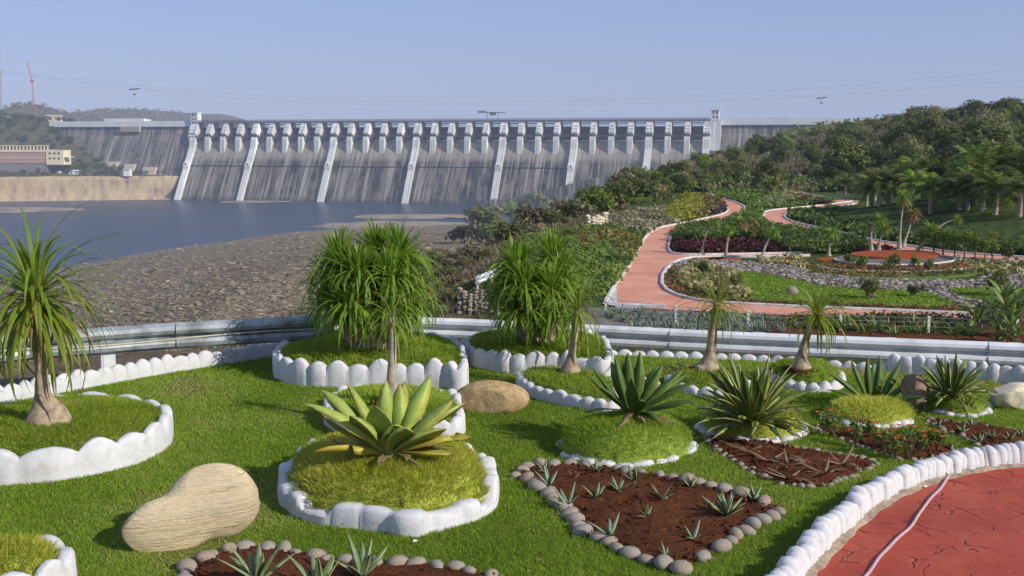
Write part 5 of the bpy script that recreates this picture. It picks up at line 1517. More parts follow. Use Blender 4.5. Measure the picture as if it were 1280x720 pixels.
def build_planter(d):
    C, L = catmull(d['out'], 200, True)
    ctr = C.mean(0)
    d['smooth'] = C
    o = thing('planter', d['lab'], 'planter', ctr)
    PL_OBJ[d['k']] = (o, ctr)
    low = d['h'] < .085
    inner = ctr + (C - ctr) * (1 - (.03 if low else .06) / np.linalg.norm(C - ctr, axis=1))[:, None]
    # soil dome
    rings = np.linspace(0, 1, 9); g = Geo(); n = 60
    Ci, _ = catmull(inner, n, True)
    pts = np.concatenate([ctr + (Ci - ctr) * f for f in rings])
    z = dome_z(pts[:, :2], d['out'], d['dome'], d['h'] if not low else .03)
    V = np.c_[pts[:, :2] - ctr[:2], z - .012]
    V[-n:, 2] = -.02
    F = [(i * n + j, i * n + (j + 1) % n, (i + 1) * n + (j + 1) % n, (i + 1) * n + j) for i in range(8) for j in range(n)]
    g.add(V, F); g.build('turf_base', MATS['moss_base'] if d['mat'] == 'moss' else MATS['green_base'], o, True)
    # turf on the dome
    dist = ctr[1]
    X, Y = scatter(inner, 8500 if dist < 9.5 else 6000)
    c2 = ctr[:2]; r = np.stack([X, Y], 1) - c2
    z = dome_z(np.stack([X, Y], 1), d['out'], d['dome'], d['h'] if not low else .03)
    nn = np.c_[r * .8 / (np.linalg.norm(r, axis=1).max() + 1e-6), np.ones(len(X))]
    tint = .25 + .5 * vnoise(X * 3, Y * 3) + rng.normal(0, .2, len(X))
    if d['mat'] == 'moss': tint = tint + .20
    t = blades(X - ctr[0], Y - ctr[1], z, .044 if d['mat'] == 'moss' else .038, .0034 * (1 if dist < 9.5 else 1.4), .45, MATS[d['mat']], 'turf', tint, o, nn)
    t['kind'] = 'stuff'
    # edging blocks
    nb = max(6, int(round(L / d['w'])))
    S, _ = catmull(ctr + (d['out'] - ctr) * (1 - (.075 if d['k'] == 'E' else .05) / np.linalg.norm(d['out'] - ctr, axis=1))[:, None], nb, True)
    area = 0.5 * np.sum(S[:, 0] * np.roll(S[:, 1], -1) - np.roll(S[:, 0], -1) * S[:, 1])
    wid = L / nb
    if not low:
        g = Geo(); scallop_band(g, S if False else catmull(ctr + (d['out'] - ctr) * (1 - .05 / np.linalg.norm(d['out'] - ctr, axis=1))[:, None], 90, True)[0], True, d['w'], d['h'], .13 if d['k'] == 'E' else .10, 17 + nb, ctr, .6 if d['k'] == 'E' else .12, (3, 9) if d['k'] == 'E' else ())
        g.build('scalloped_wall', MATS['white'], o, 55)
        return
    ms = [stone_block(wid, d['h'] * 1.05, .12, 7 * q + 3, MATS['white']) for q in range(5)]
    for i in range(nb):
        p = S[i]
        if d['gap'] and (i % 9) in d['gap'] and rng.random() < .75: continue
        tg = S[(i + 1) % nb] - S[i - 1]
        link('edging_stone', ms[rng.integers(0, 5)], o, p - ctr + [rng.normal(0, .012), rng.normal(0, .012), 0], (rng.normal(0, .05), rng.normal(0, .08), math.atan2(tg[1], tg[0]) + rng.normal(0, .12)), (rng.uniform(.75, 1.15), rng.uniform(.85, 1.15), rng.uniform(.7, 1.25)))
for d in PLANTERS: build_planter(d)

BEDS = [
    dict(out=outline([(650, 596), (657, 586), (690, 583), (745, 586), (800, 593), (850, 602), (890, 610), (925, 621), (962, 632), (976, 640), (950, 655), (922, 672), (893, 690), (862, 709), (845, 712), (800, 699), (760, 681), (733, 668), (712, 648), (690, 626), (668, 608)]), st=.115, n=50,
         lab='diamond-shaped bed of dark soil ringed with brown cobbles and planted with young agaves'),
    dict(out=outline([(880, 550), (905, 551), (940, 553), (980, 559), (1025, 567), (1060, 573), (1092, 580), (1075, 592), (1045, 603), (1022, 611), (985, 606), (952, 597), (925, 583), (898, 563)]), st=.065, n=60,
         lab='narrow soil bed ringed with small stones and holding withered brown agaves'),
    dict(out=outline([(1012, 534), (1040, 537), (1080, 542), (1125, 547), (1172, 556), (1198, 565), (1170, 572), (1138, 577), (1095, 566), (1050, 549)]), st=.06, n=56,
         lab='soil bed with orange-flowered plants left of the stamped path'),
    dict(out=outline([(1160, 528), (1180, 528), (1220, 533), (1285, 543), (1340, 552), (1340, 570), (1285, 566), (1234, 560), (1195, 544)]), st=.06, n=54,
         lab='soil bed with pale seedlings at the right photo edge'),
    dict(out=outline([(232, 722), (248, 706), (275, 696), (310, 688), (345, 690), (385, 698), (425, 705), (480, 708), (545, 711), (600, 718), (625, 732), (600, 770), (500, 800), (360, 800), (260, 770)]), st=.10, n=44,
         lab='cobble-edged soil bed cut off by the bottom edge of the photo'),
]
def build_bed(d, k):
    C, L = catmull(d['out'], 120, True); ctr = C.mean(0); d['smooth'] = C; d['ctr'] = ctr
    o = thing('planting_bed', d['lab'], 'flower bed', ctr); d['o'] = o
    # soil with clods
    g = Geo(); n = 80; Ci, _ = catmull(C, n, True); rings = np.linspace(0, 1, 26)
    pts = np.concatenate([ctr + (Ci - ctr) * f for f in rings]); f = np.repeat(rings, n)
    z = .018 + .03 * (1 - f ** 2) + .05 * fbm(pts[:, 0] * 5, pts[:, 1] * 5) + .05 * fbm(pts[:, 0] * 22, pts[:, 1] * 22, 3)
    g.add(np.c_[pts[:, :2] - ctr[:2], np.maximum(z, .006)], [(i * n + j, i * n + (j + 1) % n, (i + 1) * n + (j + 1) % n, (i + 1) * n + j) for i in range(25) for j in range(n)])
    g.build('soil', MATS['soil'], o, True)
    g = Geo(); X, Y = scatter(C, 260); V0, F0 = ico(1)
    for i, (x, y) in enumerate(zip(X, Y)):
        s = .006 + .012 * rng.random() ** 2
        g.add(V0 * (1 + .25 * rng.standard_normal((len(V0), 1))) * s + [x - ctr[0], y - ctr[1], .035], F0)
    cl = g.build('clods', MATS['soil'], o); cl['kind'] = 'stuff'
    S, _ = catmull(d['out'], d['n'], True)
    ms = []
    for q in range(7):
        V, F = rock_geo(200 + q + k * 11, (1, .8, .62), 2, .10, .9); gg = Geo(); gg.add(V, F); ms.append(gg.mesh('stone', MATS['stone'], True))
    sp = L / d['n']
    for i in range(d['n']):
        if rng.random() < .05: continue
        s = sp * .55 * rng.uniform(.78, 1.25) if k != 99 else d['st']
        link('stone', ms[rng.integers(0, 7)], o, S[i] - ctr + [rng.normal(0, .015), rng.normal(0, .015), s * .30], (rng.normal(0, .2), rng.normal(0, .2), rng.random() * 6.28), (s, s * rng.uniform(.85, 1.1), s))
for k, d in enumerate(BEDS): build_bed(d, k)

def build_lawn():
    t = MATS['lawn_soil']
    xs = np.arange(-9, 11.01, .25); vs = np.linspace(0, 1, 50)
    yb = np.interp(xs, BACK[:, 0], BACK[:, 1])
    X = np.repeat(xs[:, None], 50, 1); Y = 3.0 + vs[None] * (yb[:, None] - 3.0)
    Z = lz(X, Y)
    n, m = X.shape
    F = np.array([(i * m + j, (i + 1) * m + j, (i + 1) * m + j + 1, i * m + j + 1) for i in range(n - 1) for j in range(m - 1)])
    g = Geo(); g.add(np.stack([X.ravel(), Y.ravel(), Z.ravel()], 1), F)
    o = g.build('lawn', t, None, True); o['kind'] = 'structure'
    # blades
    N = 780000
    # denser near the camera, where single blades can be seen
    Yb = 5.6 + (13.4 - 5.6) * rng.random(N) ** 1.25
    Xb = rng.uniform(-.60, .60, N) * Yb
    k = Yb < np.interp(Xb, BACK[:, 0], BACK[:, 1]) - .02
    k &= ~inpoly(Xb, Yb, PATHPOLY[:, :2])
    for d in PLANTERS + BEDS: k &= ~inpoly(Xb, Yb, d['smooth'][:, :2])
    Xb, Yb = Xb[k], Yb[k]
    patch = fbm(Xb * .9 + 4, Yb * .9, 4); p2 = fbm(Xb * 3.1, Yb * 3.1 + 9, 3)
    thin = sm(.06, .22, patch + .5 * p2)
    k = rng.random(len(Xb)) > thin * .6
    Xb, Yb, patch, thin = Xb[k], Yb[k], patch[k], thin[k]
    tint = .44 + 1.15 * patch + rng.normal(0, .17, len(Xb)) + thin * .26 + (rng.random(len(Xb)) < .03) * .6
    h = .028 * (1 + .9 * fbm(Xb * 2.3 + 30, Yb * 2.3)) * (1 - .35 * thin)
    o = blades(Xb, Yb, lz(Xb, Yb), h, .0026 * Yb / 7.5, .5, MATS['turf'], 'lawn_grass', tint)
    # dry leaves and clippings lying on the turf
    n = 520; Yl = 5.8 + 7 * rng.random(n); Xl = rng.uniform(-.5, .5, n) * Yl
    kk = (Yl < np.interp(Xl, BACK[:, 0], BACK[:, 1]) - .1) & ~inpoly(Xl, Yl, PATHPOLY[:, :2])
    for d in PLANTERS: kk &= ~inpoly(Xl, Yl, d['smooth'][:, :2])
    Xl, Yl = Xl[kk], Yl[kk]; g2 = Geo()
    for x, y in zip(Xl, Yl):
        a = rng.random() * 6.28; l, w_ = rng.uniform(.012, .05), rng.uniform(.003, .009)
        c_, s_ = math.cos(a), math.sin(a); z = .024 + .01 * rng.random()
        g2.add([(x - c_ * l, y - s_ * l, z), (x + s_ * w_, y - c_ * w_, z + .006), (x + c_ * l, y + s_ * l, z + rng.normal(0, .006)), (x - s_ * w_, y + c_ * w_, z + .002)], [(0, 1, 2, 3)], tint=rng.random())
    setp(g2.build('leaf_litter', LEAF['dry']), kind='stuff', label='dry leaves and clippings lying on the front lawn', category='leaf litter')
    setp(o, kind='stuff', label='short green lawn grass with yellowish worn patches between the planters', category='grass')
build_lawn()

def build_walls():
    def scallop_wall(name, line, label, w, h, t=.09):
        base = line[len(line) // 2]
        o = thing(name, label, 'wall', base)
        # cast in lengths of a few metres
        C, L = catmull(line, 240); m = max(1, int(L / 2.4)); cut = np.linspace(0, 239, m + 1).astype(int)
        for q, (a, b) in enumerate(zip(cut[:-1], cut[1:])):
            g = Geo(); scallop_band(g, C[a:b + 1], False, w, h, t, 71 + q, base, .1); g.build('scalloped_wall', MATS['white'], o, 55)
    scallop_wall('boundary_wall', LEFTWALL[1:], 'low scalloped white wall along the left edge of the lawn', .15, .20)
    scallop_wall('boundary_wall', RIGHTWALL[:5], 'beaded low white wall along the lawn beneath the right guardrail', .165, .075)
    scallop_wall('boundary_wall', RIGHTWALL[4:], 'taller scalloped white wall at the right end of the lawn', .13, .20)
build_walls()

def build_kerb_path():
    # stamped red concrete
    t = NT('stamped_concrete'); v = t.coords()
    f = t.noise(v, 1.6, 6, .6); g = t.noise(v, 14, 5, .7)
    c = t.ramp(f, [(.3, (.26, .030, .012)), (.5, (.35, .044, .018)), (.7, (.42, .074, .034))])
    c = t.mix(t.ramp(g, [(.55, (0, 0, 0)), (.8, (.5, .5, .5))]), c, (.46, .13, .075))
    dusty = t.noise(v, .7, 5, .65)
    c = t.mix(t.ramp(dusty, [(.46, (0, 0, 0)), (.66, (.55, .55, .55))]), c, (.44, .105, .055))
    c = t.mix(t.ramp(t.noise(v, 1.1, 6, .7), [(.30, (.6, .6, .6)), (.40, (0, 0, 0))]), c, (.22, .045, .03))
    w = t.n('VectorMath', operation='ADD'); nz = t.n('TexNoise'); nz.inputs['Scale'].default_value = 1.8; nz.inputs['Detail'].default_value = 4
    t.l(v, nz.inputs['Vector']); sc = t.n('VectorMath', operation='SCALE'); sc.inputs['Scale'].default_value = .55
    t.l(nz.outputs['Color'], sc.inputs[0]); t.l(v, w.inputs[0]); t.l(sc.outputs[0], w.inputs[1])
    crack = t.vor(w.outputs[0], 3.2, 'DISTANCE_TO_EDGE')
    pres = t.ramp(t.noise(v, 4.5, 2), [(.50, (0, 0, 0)), (.56, (1, 1, 1))])
    ck = t.math('MULTIPLY', t.ramp(crack, [(0, (1, 1, 1)), (.025, (0, 0, 0))]), pres)
    t.col(t.mix(t.math('MULTIPLY', ck, .32), c, (.12, .035, .025))); t.rough(.62, .35)
    t.bump(t.math('SUBTRACT', t.math('ADD', t.math('MULTIPLY', f, 1.0), t.math('MULTIPLY', g, .25)), ck), .9, .03)
    polysheet('stamped_path', PATHPOLY + [0, 0, .008], .022, t.m)
    # mortar fillet between kerb and path
    m = simple('mortar', (.36, .28, .20), .95, var=.25, scale=14, bump=.6)
    inner = KERB.copy(); T_ = np.gradient(KERB[:, :2], axis=0); T_ /= np.linalg.norm(T_, axis=1)[:, None]
    Nn = np.c_[T_[:, 1], -T_[:, 0], np.zeros(len(KERB))]
    g = Geo(); k = len(KERB)
    wv = .095 + .025 * vnoise(np.arange(k) * .9, np.zeros(k))
    V = np.vstack([KERB + Nn * .05 + [0, 0, .045], KERB + Nn * wv[:, None] + [0, 0, .027], KERB + Nn * (wv + .012)[:, None] + [0, 0, .005]])
    g.add(V, np.array([(a * k + i, a * k + i + 1, (a + 1) * k + i + 1, (a + 1) * k + i)[::-1] for a in range(2) for i in range(k - 1)]))
    base = KERB[20]
    o = thing('kerb', 'curved kerb of closely set rounded white stones beside the red stamped path', 'kerb', base)
    g.V = [q - base for q in g.V]; g.build('mortar', m, o)
    L = np.linalg.norm(np.diff(KERB, axis=0), axis=1).sum(); n = int(L / .056); S, _ = catmull(KERB, n)
    ms = []
    for q in range(7):
        V, F = ico(2); V = np.sign(V) * np.abs(V) ** .62; V = V * (1 + .10 * n3(V, 1.2, 600 + q))[:, None] * [.052, .064, .135]; gg = Geo(); gg.add(V, F); ms.append(gg.mesh('kerb_stone', MATS['white'], True))
    for i in range(n):
        tg = S[min(i + 1, n - 1)] - S[max(i - 1, 0)]; a = math.atan2(tg[1], tg[0])
        link('kerb_stone', ms[rng.integers(0, 7)], o, S[i] - base + [rng.normal(0, .006), rng.normal(0, .006), .045 + rng.normal(0, .010)], (rng.normal(0, .06), rng.normal(0, .08), a + rng.normal(0, .08)), rng.uniform(.92, 1.08))
    # hose
    pts = np.array([gp(u, w) for u, w in ((1060, 748), (1086, 720), (1112, 690), (1140, 660), (1163, 630), (1180, 608), (1189, 597), (1200, 590), (1222, 586), (1300, 586))])
    C, _ = catmull(pts, 60); C[:, 2] = .034 + .004 * np.sin(np.arange(60) * .8)
    C[:, 0] += .008 * np.sin(np.arange(60) * .37)
    g = Geo(); tube(g, C, .0105, 8)
    ho = g.build('hose', simple('hose_plastic', (.50, .34, .35), .45, var=.1, scale=30), None, True)
    setp(ho, label='pinkish garden hose lying across the red stamped path', category='hose')
    # litter: a few pale leaves and paper scraps
    lm = simple('paper_scrap', (.75, .72, .66), .8)
    for i, (u, v, z) in enumerate(((1158, 614, .03), (1197, 589, .04), (520, 683, .03), (494, 669, .03), (1186, 600, .05))):
        p = gp(u, v); g = Geo(); s = .018
        g.add([(-s, -s * .6, .004), (s, -s * .5, .012), (s * .8, s * .7, .004), (-s * .7, s * .5, .016), (0, 0, .001)], [(0, 1, 4), (1, 2, 4), (2, 3, 4), (3, 0, 4), (0, 4, 1), (1, 4, 2), (2, 4, 3), (3, 4, 0)])
        o = g.build('paper_scrap', lm, None); o.location = (p[0], p[1], z)
        setp(o, label=['small white scrap on the red path near the hose', 'white scrap beside the kerb at the hose bend', 'white scrap on the lawn in front of the broken planter', 'smaller white scrap on the lawn in front of the broken planter', 'white scrap lying on the hose'][i], category='litter')
build_kerb_path()

# ------------------------------------------------------------------ guardrails
def w_beam(g, P, N, W=.30, seg=None):
    """corrugated steel strip along the line P facing N"""
    prof = [(-.155, .0), (-.140, .035), (-.118, .074), (-.075, .085), (-.035, .07), (-.016, .012), (0, .0), (.016, .012), (.035, .07), (.075, .085), (.118, .074), (.140, .04), (.155, 0)]
    prof = [(a * W / .31, b * W / .31) for a, b in prof]
    k = len(prof); m = len(P)
    V = np.concatenate([(P + N * b * 1.0 + np.array([0, 0, a]))[:, None] for a, b in prof], 1)
    V2 = np.concatenate([(P + N * (b - .012) + np.array([0, 0, a * .985]))[:, None] for a, b in prof], 1)
    F = [(i * k + j, (i + 1) * k + j, (i + 1) * k + j + 1, i * k + j + 1) for i in range(m - 1) for j in range(k - 1)]
    g.add(V.reshape(-1, 3), F)
    g.add(V2.reshape(-1, 3), [f[::-1] for f in F])
    for e in (0, k - 1):
        g.add(np.concatenate([V[:, e], V2[:, e]]), [(i, i + 1, m + i + 1, m + i) for i in range(m - 1)] + [(m + i, m + i + 1, i + 1, i) for i in range(m - 1)])

def build_rails():
    bolt = simple('bolt_steel', (.25, .25, .26), .5, metal=.6)
    def rail(name, pts, zbot, label, nseg, posts, mat):
        P = np.array(pts, float); C, L = catmull(P, 60)
        T_ = np.gradient(C[:, :2], axis=0); T_ /= np.linalg.norm(T_, axis=1)[:, None]
        N = np.c_[T_[:, 1], -T_[:, 0], np.zeros(len(C))]
        base = C[len(C) // 2].copy(); base[2] = zbot
        o = thing(name, label, 'guardrail', base)
        cut = np.linspace(0, 59, nseg + 1).astype(int)
        for si, (a, b) in enumerate(zip(cut[:-1], cut[1:])):
            g = Geo(); lap = 1 if b < 59 else 0
            w_beam(g, C[a:b + 1 + lap] - base - N[a:b + 1 + lap] * (.018 * (si % 2)), N[a:b + 1 + lap]); g.build('beam', mat, o)
        for f in posts:
            i = int(f * 59); q = C[i] - base - N[i] * .10
            g = Geo(); a = math.atan2(T_[i][1], T_[i][0]); M = Matrix.Translation(q) @ Matrix.Rotation(a, 4, 'Z')
            box(g, -.075, .075, -.09, .085, zbot - C[i][2] - .2, .125, M); g.build('post', MATS['galv'], o)
            g = Geo(); M = Matrix.Translation(C[i] - base + N[i] * .004) @ Matrix.Rotation(a, 4, 'Z')
            for dx in (-.12, -.04, .04, .12):
                for dz in (-.015, .015): box(g, dx - .012, dx + .012, -.03, .0, dz * 6 - .012, dz * 6 + .012, M)
            g.build('splice_bolts', bolt, o)
        return o, C, N, base
    # left rail
    zc = .40
    pts = [gp(u, v, zc) for u, v in ((-170, 464), (0, 437), (110, 428), (200, 421), (300, 415), (398, 409))]
    o, C, N, base = rail('guardrail', pts, -.15, 'left galvanised guardrail between the lawn and the stony river bed', 3, (.1, .52, .97), MATS['galv_old'])
    # cream rope lying in the groove of the beam
    R_ = C + N * .03 + np.array([0, 0, 1]) * (-.02 + .02 * np.sin(np.linspace(0, 9, 60)))[:, None] + N * .03
    g = Geo(); tube(g, R_[16:], .009, 6); q = g.build('rope', simple('cream_rope', (.62, .55, .38), .85), None, True)
    setp(q, label='thin cream rope strung along the left guardrail', category='rope')
    g = Geo(); p = C[58] - [0, 0, 0]; box(g, -.06, .06, -.06, .06, -.5, .26)
    q = g.build('end_block', MATS['white']); q.location = tuple(C[59] + np.array([.05, .28, 0])); setp(q, label='white end post of the left guardrail', category='post')
    zc = -.085
    pts = [gp(u, v, zc) for u, v in ((505, 409), (560, 410.5), (640, 414), (750, 420), (860, 425.5), (1000, 432), (1140, 438), (1280, 444), (1460, 455))]
    rail('guardrail', pts, -.66, 'right galvanised guardrail behind the beaded white wall', 5, (.02, .2, .36, .52, .68, .84, .98), MATS['galv'])
build_rails()
# ------------------------------------------------------------------ plants of the upper garden
def ptop(key, x, y):
    d = next(q for q in PLANTERS if q['k'] == key)
    low = d['h'] < .085
    return float(dome_z(np.array([[x, y]]), d['out'], d['dome'], d['h'] if not low else .03)[0])

def foot(key, u, v, it=6):
    """point on a planter's turf seen at pixel (u, v)"""
    z = .25
    for _ in range(it):
        p = gp(u, v, z); z = ptop(key, p[0], p[1])
    return np.array([p[0], p[1], z])

def fleshy(o, leaves, mat, base=(0, 0, .02), seed=0, thick=.35, nseg=11, k=1.0):
    """leaves: (azimuth deg, elevation deg, length, width, droop, fold[, material])"""
    r = np.random.default_rng(seed)
    for L in leaves:
        az, el, ln, w, dr, fo = L[:6]; m = L[6] if len(L) > 6 else mat
        g = Geo(); a = R(az)
        b = np.array(base) + [math.cos(a) * .045, math.sin(a) * .045, r.uniform(-.01, .015)]
        strap(g, b, a, R(el), ln * k, w * k, dr, nseg, fo, thick, wprof=([0, .1, .3, .55, .8, .93, 1], [.62, .58, .82, 1, .66, .28, .02]), tint=float(np.clip(.5 + r.normal(0, .2), 0, 1)), side=r.normal(0, .28), power=r.uniform(1.3, 2.2), twist=r.normal(0, .4))
        g.build('leaf', STRAP[m], o, True)

def build_agaves():
    # the big pale agave: azimuth 0 = right, -90 = towards the camera
    p = foot('E', 487, 568)
    o = thing('agave', 'big pale green agave with broad leaves and two yellowing ones in the broken planter', 'agave', p)
    big = [(100, 84, 0.507, 0.191, .05, .35), (60, 81, 0.488, 0.199, .1, .3), (20, 67, 0.604, 0.191, .25, .4), (-5, 47, 0.585, 0.191, .2, .35), (10, 39, 0.624, 0.184, .3, .3),
           (165, 65, 0.566, 0.208, .3, .35), (180, 53, 0.643, 0.199, .45, .35), (200, 45, 0.683, 0.191, .5, .3), (-70, 75, 0.332, 0.223, .9, .25), (-110, 71, 0.429, 0.223, .35, .3), (-60, 49, 0.409, 0.239, .5, .3), (-35, 35, 0.507, 0.216, .35, .25),
           (-12, 17, 0.570, 0.174, .25, .25, 'agave_yellow'), (-155, 18, 0.534, 0.160, .45, .25, 'agave_yellow'), (175, 22, 0.534, 0.087, -.5, .5, 'agave_yellow'), (-20, 8, 0.460, 0.174, .3, .2, 'agave_yellow'), (80, 64, 0.536, 0.191, .3, .3), (-140, 57, 0.448, 0.208, .4, .3)]
    fleshy(o, big, 'agave', seed=4)
    fleshy(o, [(a, e, l, .06, d, .3, 'brown') for a, e, l, d in ((-170, 6, .42, -.5), (-100, 4, .30, .3), (-50, 3, .34, .5), (15, 5, .44, .3), (160, 8, .46, .4))], 'brown', seed=14, thick=.15)
    g = Geo(); V, F = rock_geo(9, (.10, .10, .09), 2, .1); g.add(V + [0, 0, .0], F); g.build('heart', STRAP['agave'], o, True)
    # dark upright agave
    p = foot('F', 792, 545)
    o = thing('agave', 'dark green upright agave on the turf mound with low white stones', 'agave', p)
    dk = [(110, 80, 0.620, 0.163, .05, .4), (70, 78, 0.660, 0.156, .0, .4), (150, 74, 0.600, 0.143, .05, .4), (30, 62, 0.560, 0.156, .2, .35), (10, 48, 0.660, 0.163, .25, .35), (-5, 35, 0.700, 0.156, .3, .3), (25, 36, 0.720, 0.143, .3, .3), (165, 50, 0.640, 0.091, .1, .6), (185, 44, 0.620, 0.098, .1, .6), (-75, 58, 0.340, 0.156, .8, .3),
          (-30, 25, 0.660, 0.156, .35, .25), (-15, 15, 0.620, 0.156, .15, .25), (-100, 66, 0.480, 0.156, .2, .35), (100, 55, 0.600, 0.156, .2, .35), (130, 62, 0.580, 0.156, .1, .35), (-150, 45, 0.500, 0.117, .3, .5), (50, 50, 0.600, 0.143, .3, .35), (-60, 20, 0.400, 0.130, .9, .2)]
    fleshy(o, dk, 'agave_dark', seed=5, k=.8)
    fleshy(o, [(a, e, l, .05, d, .3, 'brown') for a, e, l, d in ((-110, 4, .34, .5), (-40, 2, .4, .3), (-80, 8, .26, .9), (170, 5, .4, .4))], 'brown', seed=15, thick=.15)
    # yellow-striped agaves
    for key, u, v, n, L, lab in (('G', 940, 517, 62, .60, 'large yellow-striped agave on the turf mound in the middle right'), ('K', 1188, 498, 46, .44, 'yellow-striped agave beside the upright brown stone at right')):
        p = foot(key, u, v); r = np.random.default_rng(int(u))
        o = thing('agave', lab, 'agave', p)
        lv = []
        for i in range(n):
            f = (i + .5) / n
            lv.append((math.degrees(i * 2.39996) + r.normal(0, 6), 84 - 78 * f + r.normal(0, 5), L * r.uniform(.8, 1.1) * (1 - .15 * f), (.074 if key == 'G' else .056) * r.uniform(.85, 1.15), .25 + .75 * f + r.normal(0, .12), .3))
        fleshy(o, lv, 'varieg', seed=int(v), thick=.2, nseg=9)
    p = foot('J', 1092, 508)
    o = thing('agave', 'small dark agave on the mound left of the upright brown stone', 'agave', p)
    fleshy(o, [(100, 74, .48, .10, .05, .4), (60, 66, .50, .10, .1, .4), (30, 52, .52, .10, .2, .35), (5, 36, .55, .10, .3, .3), (150, 66, .46, .09, .1, .4), (175, 44, .52, .09, .3, .4), (-170, 28, .50, .09, .4, .3), (-40, 24, .5, .1, .3, .3), (-100, 50, .36, .1, .4, .3), (-15, 18, .52, .1, .3, .3), (80, 45, .5, .1, .3, .3)], 'agave_dark', seed=8, k=1.0)
    # young agaves in the beds
    def young(u, v, s, mat, lab, n=9, seed=0, z=.03, dead=False, group=None):
        s *= .82 if not dead else 1
        p = gp(u, v, z); o = thing('young_agave', lab, 'agave', p, group)
        r = np.random.default_rng(seed)
        for i in range(n):
            f = (i + .5) / n; g = Geo()
            strap(g, (0, 0, 0), i * 2.4 + r.normal(0, .3) + seed, (1.25 - .75 * f + r.normal(0, .1)) if not dead else r.uniform(.05, .5), s * r.uniform(.75, 1.15), s * (.21 if not dead else .13), (.1 + .4 * r.random()) if not dead else r.uniform(-.3, .8), 5, .35, .12, wprof=AG, tint=float(r.uniform(.3, .7)))
            g.build('leaf', STRAP[mat], o, True)
    y1 = [(680, 590, .17, 'young', 'striped seedling at the left tip of the diamond bed, behind'), (686, 607, .19, 'young_grey', 'blue-grey seedling at the left tip of the diamond bed'), (746, 590, .18, 'young_grey', 'grey seedling at the back edge of the diamond bed'), (718, 598, .10, 'brown', 'small withered seedling near the left tip of the diamond bed'),
          (792, 602, .18, 'young', 'pale seedling near the middle of the back edge of the diamond bed'), (863, 609, .16, 'young', 'narrow seedling by the right part of the back edge of the diamond bed'), (709, 633, .22, 'young_grey', 'grey-blue seedling by the left cobbles of the diamond bed'), (745, 623, .18, 'young', 'pale green seedling in the left half of the diamond bed'),
          (773, 614, .16, 'young_grey', 'small upright grey seedling in the middle of the diamond bed'), (826, 626, .18, 'young', 'short-leaved green seedling in the centre of the diamond bed'), (808, 647, .14, 'young', 'tiny pale seedling in front of the centre of the diamond bed'), (762, 671, .20, 'young_grey', 'grey seedling with splayed leaves at the front left cobbles of the diamond bed'),
          (866, 675, .18, 'young_grey', 'two-leaved grey seedling near the front corner of the diamond bed'), (942, 625, .16, 'young_grey', 'seedling at the right corner of the diamond bed'), (832, 696, .12, 'young', 'low yellowish seedling at the front corner of the diamond bed')]
    for i, (u, v, s, m, lab) in enumerate(y1): young(u, v, s, m, lab, 5 + i % 3, i + 1)
    young(907, 645, .25, 'young', 'largest bright green young agave in the right half of the diamond bed', 17, 77)
    for i, (u, v, s, lab) in enumerate(((322, 727, .36, 'striped young agave among the cobbles at the bottom edge, left'), (398, 738, .34, 'striped young agave at the bottom edge, middle'), (452, 722, .33, 'green young agave at the bottom edge, right'))):
        young(u, v, s, 'young', lab, 9, 30 + i)
    for i, (u, v) in enumerate(((935, 563), (960, 575), (985, 583), (1010, 580), (1030, 592), (1052, 580), (985, 598))):
        young(u, v, .24, 'brown', ('withered brown agave at the left end of the narrow bed', 'withered brown agave near the left end of the narrow bed', 'withered agave in the middle of the narrow bed', 'withered agave behind the middle of the narrow bed', 'withered agave near the front stones of the narrow bed', 'curled brown agave at the right end of the narrow bed', 'flat withered agave by the front left stones of the narrow bed')[i], 6, 50 + i, .03, True)
    for i, (u, v) in enumerate(((1172, 532), (1203, 540), (1215, 533), (1240, 548), (1224, 553), (1262, 552), (1275, 546))):
        young(u, v, .13, 'young', 'pale yellow-green seedling in the bed at the right photo edge', 7, 60 + i, group='seedlings in the right bed')
    # orange flowered plants
    fl = simple('orange_petal', (.62, .10, .03), .6, var=.15)
    for i, (u, v, s) in enumerate(((1030, 540, 1.0), (1042, 543, .7), (1068, 556, 1.0), (1085, 548, .6), (1105, 566, 1.0), (1112, 560, .8), (1135, 570, 1.1), (1148, 565, .8), (1158, 558, .9), (1172, 563, .7), (1120, 572, .8))):
        p = gp(u, v, .03)
        o = thing('flower_plant', 'sparse orange-flowered plant, %s in the bed left of the stamped path' % ORD[i], 'flower', p, 'orange-flowered plants')
        g = Geo(); tips = []
        for j in range(7):
            a = rng.random() * 6.28; h = s * rng.uniform(.10, .26); e = np.array([math.cos(a) * h * .35, math.sin(a) * h * .35, h]); tips.append(e)
            tube(g, [(0, 0, -.02), e * .5 + rng.normal(0, .01, 3), e], [.004, .003, .002], 4)
        g.build('stems', MATS['bark'], o)
        g = Geo(); leaf_cloud(g, np.array(tips) * .8, [(.06, .06, .06)], 90, .020, surf=.1); g.build('foliage', COV['green'], o)
        for e in tips[:int(2 + 3 * s)]:
            g = Geo()
            for q in range(7):
                a = q * .9; d = np.array([math.cos(a), math.sin(a), .45]) * .026
                sd = np.array([-math.sin(a), math.cos(a), 0]) * .011
                g.add([e, e + d * .6 + sd, e + d, e + d * .6 - sd], [(0, 1, 2, 3)])
            g.build('flower', fl, o)

